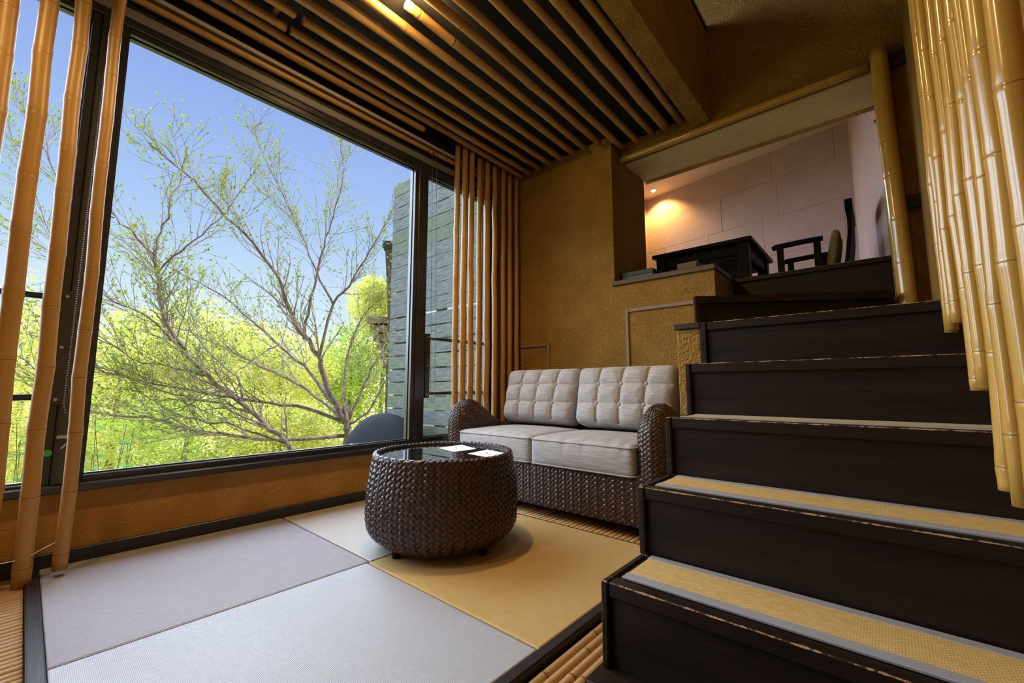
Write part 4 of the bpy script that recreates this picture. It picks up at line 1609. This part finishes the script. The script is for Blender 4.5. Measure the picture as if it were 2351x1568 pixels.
# tree
bark = mat('cherry_bark', (0.13, 0.085, 0.075), (0.32, 0.24, 0.21), scale=(14, 14, 14), rough=0.85, bump=0.4, bscale=(30, 30, 30))
leaf1 = mat('young_cherry_leaf', (0.10, 0.17, 0.025), (0.26, 0.29, 0.04), scale=(1.5, 1.5, 1.5), rough=0.55, transl=(0.32, 0.40, 0.05))
tree = empty('cherry_tree', tuple(at(800, 1040, 6.4)))
tree.location.z = -2.0
tag(tree, 'spreading cherry tree with sparse young leaves right outside the large window', 'tree')
D0 = 6.4
limbs = [
    ([(806, 1400, 0), (802, 1060, 0), (798, 985, 0), (793, 950, 0), (786, 930, 0)], 0.12, 0.012, 'trunk'),
    ([(793, 965, 0), (757, 905, -.1), (740, 846, -.2), (733, 817, -.25), (689, 765, -.3), (660, 700, -.35), (637, 634, -.4), (580, 560, -.5), (523, 500, -.6), (444, 416, -.7), (379, 361, -.8), (341, 330, -.85)], 0.07, 0.006, 'limb'),
    ([(733, 817, -.25), (764, 696, -.1), (800, 655, 0), (840, 590, .1), (880, 520, .2), (905, 470, .25)], 0.035, 0.005, 'limb'),
    ([(698, 778, -.3), (706, 720, -.2), (730, 620, -.1), (750, 545, 0), (764, 500, .05), (785, 420, .1), (783, 345, .12), (783, 310, .12)], 0.032, 0.004, 'limb'),
    ([(764, 696, -.1), (735, 640, .1), (700, 560, .2), (675, 499, .3), (637, 423, .4), (599, 344, .5), (578, 290, .55)], 0.026, 0.004, 'limb'),
    ([(797, 1330, 0), (730, 1130, -.5), (678, 1037, -.6), (620, 985, -.65), (551, 923, -.7), (479, 865, -.8), (413, 796, -.9), (382, 741, -.95), (370, 693, -1), (360, 627, -1), (355, 589, -1)], 0.055, 0.028, 'limb'),
    ([(355, 589, -1), (337, 569, -1), (300, 530, -1.1), (262, 500, -1.15), (230, 440, -1.2), (180, 380, -1.2)], 0.025, 0.005, 'limb'),
    ([(355, 589, -1), (365, 551, -.95), (379, 500, -.9), (400, 440, -.85), (415, 400, -.8), (430, 340, -.8)], 0.022, 0.004, 'limb'),
    ([(362, 640, -1), (368, 620, -1), (415, 575, -.9), (465, 538, -.8), (496, 507, -.75), (560, 430, -.6), (600, 372, -.5)], 0.022, 0.004, 'limb'),
    ([(796, 1000, 0), (690, 1008, -.3), (540, 1003, -.7), (440, 985, -.9), (340, 962, -1.1), (205, 945, -1.3), (60, 880, -1.4)], 0.045, 0.010, 'limb'),
    ([(793, 970, 0), (700, 935, -.2), (620, 925, -.3), (500, 905, -.6), (430, 895, -.8), (300, 870, -1.0), (215, 838, -1.2), (90, 760, -1.3)], 0.042, 0.008, 'limb'),
    ([(795, 965, 0), (730, 880, .2), (700, 840, .3), (640, 790, .4), (560, 720, .6), (480, 660, .7), (420, 630, .8), (300, 560, .9)], 0.045, 0.006, 'limb'),
    ([(795, 975, 0), (745, 925, .3), (680, 880, .5), (600, 840, .7), (520, 800, .9), (430, 760, 1.0), (330, 730, 1.1), (230, 690, 1.2)], 0.04, 0.006, 'limb'),
    ([(640, 790, .4), (600, 812, .25), (560, 845, .1), (520, 868, -.1), (470, 880, -.3)], 0.016, 0.006, 'limb'),
    ([(556, 928, -.69), (545, 870, -.5), (500, 830, -.2), (440, 760, -.2), (400, 700, -.2), (370, 640, -.2), (310, 560, -.2)], 0.022, 0.005, 'limb'),
    ([(800, 965, 0), (830, 900, .1), (850, 850, .2), (880, 810, .3), (930, 760, .4)], 0.04, 0.008, 'limb'),
    ([(800, 975, 0), (845, 945, -.2), (880, 880, -.3), (930, 820, -.4)], 0.03, 0.008, 'limb'),
    ([(797, 960, 0), (790, 880, .4), (800, 800, .6), (830, 730, .8), (870, 690, .9), (920, 660, 1.0)], 0.035, 0.006, 'limb'),
    ([(612, 978, -.65), (560, 955, -.8), (470, 920, -1.0), (395, 905, -1.1), (330, 880, -1.15), (260, 850, -1.2)], 0.026, 0.006, 'limb'),
    ([(655, 1018, -.62), (560, 985, -.75), (520, 968, -.85), (480, 968, -.9), (400, 945, -1), (330, 905, -1.1), (290, 890, -1.1)], 0.022, 0.006, 'limb'),
    ([(480, 865, -.8), (400, 845, -.9), (300, 820, -1.0), (225, 770, -1.1), (110, 720, -1.2)], 0.018, 0.005, 'limb'),
    ([(413, 796, -.9), (340, 730, -1.0), (280, 700, -1.1), (232, 670, -1.15), (130, 590, -1.2), (40, 540, -1.2)], 0.02, 0.005, 'limb'),
    ([(205, 945, -1.3), (130, 900, -1.4), (60, 830, -1.4), (-60, 760, -1.4)], 0.014, 0.005, 'limb'),
    ([(230, 690, 1.2), (150, 600, 1.0), (90, 470, .8), (20, 300, .8)], 0.014, 0.004, 'limb'),
    ([(262, 500, -1.15), (150, 430, -1.2), (100, 340, -1.2), (50, 240, -1.2)], 0.012, 0.004, 'limb'),
]
rtree = random.Random(77)
twig = MB()
leaves = MB()


def leaf(mb, c, d, L, rnd):
    d = d.normalized()
    s = d.cross(Vector((rnd.uniform(-1, 1), rnd.uniform(-1, 1), rnd.uniform(-1, 1))))
    if s.length < 1e-4:
        return
    s.normalize()
    w = L * 0.24
    nrm = d.cross(s)
    mid = c + d * L * 0.5
    mb.add([c, mid - s * w + nrm * w * 0.3, c + d * L, mid + s * w + nrm * w * 0.3], [(0, 1, 2), (0, 2, 3)])


def tuft(p, d, rnd, n=4, L=0.05):
    for _ in range(n):
        q = Vector((rnd.gauss(0, 1), rnd.gauss(0, 1), rnd.gauss(0, 1))) * 0.65 + d + Vector((0, 0, 0.35))
        leaf(leaves, p, q, L * rnd.uniform(0.6, 1.25), rnd)


def grow(p, d, L, r, lev, rnd):
    pts = [p]
    dd = d.normalized()
    n = 4
    for i in range(n):
        dd = (dd + Vector((rnd.gauss(0, .13), rnd.gauss(0, .13), rnd.gauss(0, .1) + 0.035))).normalized()
        pts.append(pts[-1] + dd * L / n)
    rad = [max(0.0022, r * (1 - 0.75 * i / n)) for i in range(n + 1)]
    twig.tube(pts, rad, 4 if lev < 2 else 3, cap=False)
    if lev >= 2:
        step = 0.11
        m = max(2, int(L / step))
        for k in range(1, m + 1):
            t = k / m * n
            i = min(int(t), n - 1)
            q = pts[i].lerp(pts[i + 1], t - i)
            tuft(q, dd, rnd, n=rnd.choice((2, 3, 3, 4)), L=0.040)
        return
    m = rnd.choice((4, 5, 6)) if lev == 1 else 4
    for k in range(m):
        t = (0.25 + 0.75 * (k + rnd.random() * 0.7) / m) * n
        i = min(int(t), n - 1)
        q = pts[i].lerp(pts[i + 1], min(1, t - i))
        ax = Vector((rnd.gauss(0, 1), rnd.gauss(0, 1), rnd.gauss(0, 1) + 0.2)).normalized()
        nd = (dd + ax * 0.75).normalized()
        grow(q, nd, L * rnd.uniform(0.38, 0.62), max(0.003, r * 0.45), lev + 1, rnd)
    tuft(pts[-1], dd, rnd, 4)


def smooth_pts(P, sub=3):
    out = []
    for i in range(len(P) - 1):
        p0, p1, p2, p3 = P[max(i - 1, 0)], P[i], P[i + 1], P[min(i + 2, len(P) - 1)]
        for k in range(sub):
            t = k / sub
            out.append(0.5 * ((2 * p1) + (p2 - p0) * t + (2 * p0 - 5 * p1 + 4 * p2 - p3) * t * t + (3 * p1 - p0 - 3 * p2 + p3) * t ** 3))
    out.append(P[-1])
    return out


for pts, ra, rb2, nm in limbs:
    P = smooth_pts([at(px, py, D0 + dd) for px, py, dd in pts])
    n = len(P)
    P = [p + Vector((rtree.gauss(0, .012), rtree.gauss(0, .012), rtree.gauss(0, .012))) if 0 < i < n - 1 else p for i, p in enumerate(P)]
    ra, rb2 = (ra, rb2) if nm == 'trunk' else (ra * 0.72, rb2 * 0.7)
    rad = [ra + (rb2 - ra) * (i / (n - 1)) ** 0.8 for i in range(n)]
    MB().tube(P, rad, 8 if ra > 0.03 else 6).build('trunk' if nm == 'trunk' else 'branch', bark, tree, smooth=True)
    if nm == 'trunk':
        continue
    tot = sum((P[i + 1] - P[i]).length for i in range(n - 1))
    m = int(tot / 0.105)
    for k in range(1, m):
        t = (0.22 + 0.78 * k / m) * (n - 1)
        i = min(int(t), n - 2)
        q = P[i].lerp(P[i + 1], t - i)
        d = (P[i + 1] - P[i]).normalized()
        ax = Vector((rtree.gauss(0, 1), rtree.gauss(0, 1), rtree.gauss(0, 0.9) + 0.35)).normalized()
        fr2 = t / (n - 1)
        grow(q, (d * 1.0 + ax * 0.7), rtree.uniform(0.45, 1.0) * (1.05 - 0.5 * fr2), max(0.004, rad[i] * 0.4), 1, rtree)
    d = (P[-1] - P[-2]).normalized()
    for k in range(10):
        tuft(P[-1].lerp(P[-4], k / 10), d, rtree, 3)
tag(twig.build('twigs', mat('sunlit_twig', (0.17, 0.12, 0.10), (0.46, 0.37, 0.33), scale=(0.9, 0.9, 0.9), rough=0.8), tree), 'fine bare twigs of the cherry tree', None, None, 'stuff')  # paler than the bark: sunlight put into the twig colour
tag(leaves.build('foliage', leaf1, tree), 'small young green leaves of the cherry tree', None, None, 'stuff')

# yellow-green trees and shrubs behind
lf_y = mat('yellow_green_leaf', (0.22, 0.29, 0.05), (0.78, 0.70, 0.24), scale=(2.2, 2.2, 2.2), rough=0.6, transl=(0.75, 0.72, 0.12), lo=0.35, hi=0.65)
lf_g = mat('fresh_green_leaf', (0.13, 0.24, 0.03), (0.52, 0.55, 0.12), scale=(2.2, 2.2, 2.2), rough=0.6, transl=(0.5, 0.62, 0.08), lo=0.35, hi=0.65)


def leaf_crown(mb, c, rx, ry, rz, n, L, rnd, lumps=14):
    cs = []
    for _ in range(lumps):
        v = Vector((rnd.gauss(0, 1), rnd.gauss(0, 1), rnd.gauss(0, 1))).normalized() * rnd.uniform(0.35, 0.8)
        cs.append((v, rnd.uniform(0.25, 0.45)))
    for _ in range(n):
        v, s = cs[rnd.randrange(lumps)]
        w = Vector((rnd.gauss(0, 1), rnd.gauss(0, 1), rnd.gauss(0, 1))).normalized() * s * rnd.uniform(0.7, 1.05)
        q = v + w
        p = c + Vector((q.x * rx, q.y * ry, q.z * rz))
        leaf(mb, p, Vector((rnd.gauss(0, 1), rnd.gauss(0, 1), rnd.gauss(0, 0.6))), L * rnd.uniform(0.6, 1.3), rnd)


rg = random.Random(9)
shr = [  # px, py of the crown centre, distance, radius in px (x, y), material
    (60, 800, 12.5, 250, 190, 0, 'broad golden-green tree at the left edge behind the bamboo poles'),
    (270, 860, 11.0, 190, 150, 0, 'golden-green shrub left of the leaning branch'),
    (450, 800, 13.5, 230, 130, 0, 'wide golden tree in the middle distance under the sky'),
    (640, 850, 12.0, 190, 140, 0, 'golden-green tree behind the forked limbs'),
    (800, 860, 14.5, 120, 140, 1, 'fresh green tree beside the thatched house'),
    (180, 1020, 9.5, 220, 120, 0, 'low golden shrub at the lower left of the large window'),
    (420, 1010, 9.0, 220, 130, 1, 'low fresh green shrub below the leaning branch'),
    (640, 1020, 9.0, 180, 120, 0, 'low golden-green shrub left of the tree trunk'),
    (-60, 980, 9.5, 160, 190, 0, 'golden shrub outside the left sliding window'),
    (880, 700, 16.0, 110, 110, 0, 'pale golden tree top near the board fence'),
]
for px, py, d, rx, ry, k, lab in shr:
    c = at(px, py, d)
    s = d / 975.9
    base = empty('garden_tree' if ry > 125 else 'garden_shrub', (c.x, c.y, -2.0))
    tag(base, lab, 'tree' if ry > 125 else 'shrub', 'golden-green trees and shrubs in the garden')
    mb = MB()
    leaf_crown(mb, c, rx * s, rx * s * 0.8, ry * s, 9500, 0.0085 * d, rg, 26)
    tag(mb.build('foliage', lf_g if k else lf_y, base), None, None, None, 'stuff')
    MB().tube([(c.x, c.y, -2.0), (c.x + 0.1, c.y, (c.z - 2) / 2), (c.x, c.y + 0.1, c.z + ry * s * 0.3)], [0.12, 0.08, 0.03], 7).build('trunk', bark, base, smooth=True)
# hillside beyond
hill_m = mat('wooded_hillside', (0.34, 0.36, 0.07), (0.62, 0.56, 0.14), scale=(0.8, 0.8, 0.8), rough=0.95, bump=1.0, bscale=(2.5, 2.5, 2.5), bdist=0.3, detail=8)
hb = MB()
NA, NR = 48, 14
for a in range(NA + 1):
    az = R(20 + 100 * a / NA)
    for b in range(NR + 1):
        t = b / NR
        dist = 15 + 22 * t
        hgt = -2.0 + (7.6 + 1.3 * math.sin(a * 0.7) + 0.7 * math.sin(a * 1.9 + 1)) * (t ** 0.8) * (0.8 + 0.25 * math.sin(az * 3)) + rg.uniform(-.25, .25)
        hb.v.append((-dist * math.sin(az), dist * math.cos(az), hgt))
for a in range(NA):
    for b in range(NR):
        i = a * (NR + 1) + b
        hb.f.append((i, i + 1, i + NR + 2, i + NR + 1))
        hb.m.append(0)
struct(hb.build('hillside', hill_m, smooth=True), 'wooded hillside rising beyond the garden')

# thatched house beyond the fence
th = mat('thatch', (0.20, 0.13, 0.09), (0.36, 0.26, 0.19), scale=(3, 3, 30), rough=0.95, bump=0.5, bscale=(4, 4, 60))
hc = at(905, 800, 9.5)
hs = empty('thatched_house', (hc.x, hc.y, -2.0))
tag(hs, 'small house with layered thatched eaves half hidden by the fence', 'house')
ux, uy = Vector((0.75, 0.66, 0)), Vector((-0.66, 0.75, 0))
for i in range(8):
    z = hc.z - 0.85 + i * 0.19
    w0 = 1.75 - i * 0.0 - (7 - i) * 0.12
    off = at(900, 800, 9.5) + ux * 1.5
    off.z = 0
    left = -1.36 - 0.075 * i
    m = MB()
    p = [off + ux * left - uy * 0.6, off + ux * 1.5 - uy * 0.6, off + ux * 1.5 + uy * 1.4, off + ux * left + uy * 1.4]
    prism(m, p, z, z + 0.14)
    m.build('thatch_layer', th, hs, fix=True)
m = MB()
off = at(900, 800, 9.9) + ux * 1.2
prism(m, [off - ux * 1.0, off + ux * 1.4, off + ux * 1.4 + uy, off - ux * 1.0 + uy], -2.0, hc.z - 0.9)
m.build('wall', mat('pale_house_wall', (0.62, 0.55, 0.45), rough=0.9), hs, fix=True)
pc = at(896, 640, 9.0)
po = empty('garden_pillar', (pc.x, pc.y, -2.0))
tag(po, 'dark wooden chimney post rising behind the edge of the fence', 'chimney')
m = MB()
m.tube([(pc.x, pc.y, -2.0), (pc.x, pc.y, pc.z - 0.8), (pc.x - 0.02, pc.y, pc.z + 0.62)], [0.03, 0.035, 0.13], 4)
m.build('shaft', mat('old_brown_wood', (0.13, 0.10, 0.075), (0.2, 0.15, 0.11), scale=(8, 8, 2), rough=0.9), po)
m = MB()
m.tube([(pc.x, pc.y, pc.z + 0.62), (pc.x, pc.y, pc.z + 0.78)], [0.21, 0.21], 4)
m.build('cap', mat('dark_cap', (0.05, 0.045, 0.04), rough=0.8), po)

# dark domed cover on the terrace outside, with a pipe
dm = empty('dome_cover', (-3.93, 2.45, 0.05))
tag(dm, 'dark grey domed cover standing outside at the foot of the fence', 'dome cover')
grey = mat('dark_grey_metal', (0.012, 0.015, 0.021), rough=0.75, spec=0.12)
mb = MB()
cD = Vector((-3.86, 2.45, -0.10))
mb.lathe([(0.001, 0.55)] + [(0.72 * math.sin(t), 0.55 * math.cos(t)) for t in [k * PI / 2 / 14 for k in range(1, 15)]] + [(0.72, -0.06)], n=40)
mb.v = [(cD.x + v[0] * 1.0, cD.y + v[1] * 0.35, cD.z + v[2]) for v in mb.v]
mb.build('cover', grey, dm, smooth=True)
mb = MB().tube([(-4.02, 2.12, -0.1), (-4.02, 2.12, 0.10), (-3.99, 2.12, 0.135), (-3.93, 2.12, 0.155), (-3.75, 2.13, 0.165)], 0.014, 8)
mb.build('pipe', metal, dm, smooth=True)
struct(box('garden_terrace', mat('terrace_stone', (0.35, 0.33, 0.3), (0.45, 0.42, 0.38), scale=(4, 4, 4), rough=0.9), -5.2, -2.68, 1.2, 4.0, -0.22, -0.12), 'stone terrace outside below the window')
struct(box('garden_terrace_base', mat('terrace_wall', (0.3, 0.29, 0.27), rough=0.9), -5.1, -2.68, 1.3, 3.9, -2.0, -0.22), 'stone base of the terrace outside')

# broad-leaved plant close to the glass at the lower left
lf_n = mat('near_bright_leaf', (0.09, 0.26, 0.06), (0.15, 0.34, 0.09), scale=(8, 8, 8), rough=0.45, transl=(0.2, 0.45, 0.1))
for cpx, cpy, dpt, lab, sd_ in ((235, 1050, 3.3, 'bright green leafy plant outside at the lower left corner of the large window', 41), (50, 1080, 3.1, 'bright green leafy plant outside the left sliding window', 43)):
    r = random.Random(sd_)
    b0 = at(cpx, cpy + 190, dpt)
    pl = empty('leafy_plant', (b0.x, b0.y, -2.0))
    tag(pl, lab, 'plant', 'leafy plants outside the window')
    st, lv = MB(), MB()
    for k in range(9):
        e = at(cpx + r.uniform(-75, 75), cpy + r.uniform(-110, 10), dpt + r.uniform(-.15, .2))
        s0 = Vector((b0.x + r.uniform(-.08, .08), b0.y + r.uniform(-.08, .08), b0.z - 0.3))
        md = (s0 + e) / 2 + Vector((r.uniform(-.05, .05), r.uniform(-.05, .05), 0.05))
        P = smooth_pts([s0, md, e], 4)
        st.tube(P, [0.002] * len(P), 5)
        for q in range(6):
            i = len(P) - 1 - q * (len(P) - 1) // 8
            p = P[max(i, 1)] + Vector((r.gauss(0, .02), r.gauss(0, .02), r.gauss(0, .02)))
            leaf(lv, p, Vector((r.gauss(0, 1), r.gauss(0, 1), r.gauss(0.1, .5))), r.uniform(.045, .075), r)
            lv.v[-3:] = lv.v[-3:]
    st.build('stems', mat('green_stem', (0.09, 0.13, 0.04), rough=0.6), pl)
    tag(lv.build('foliage', lf_n, pl), None, None, None, 'stuff')
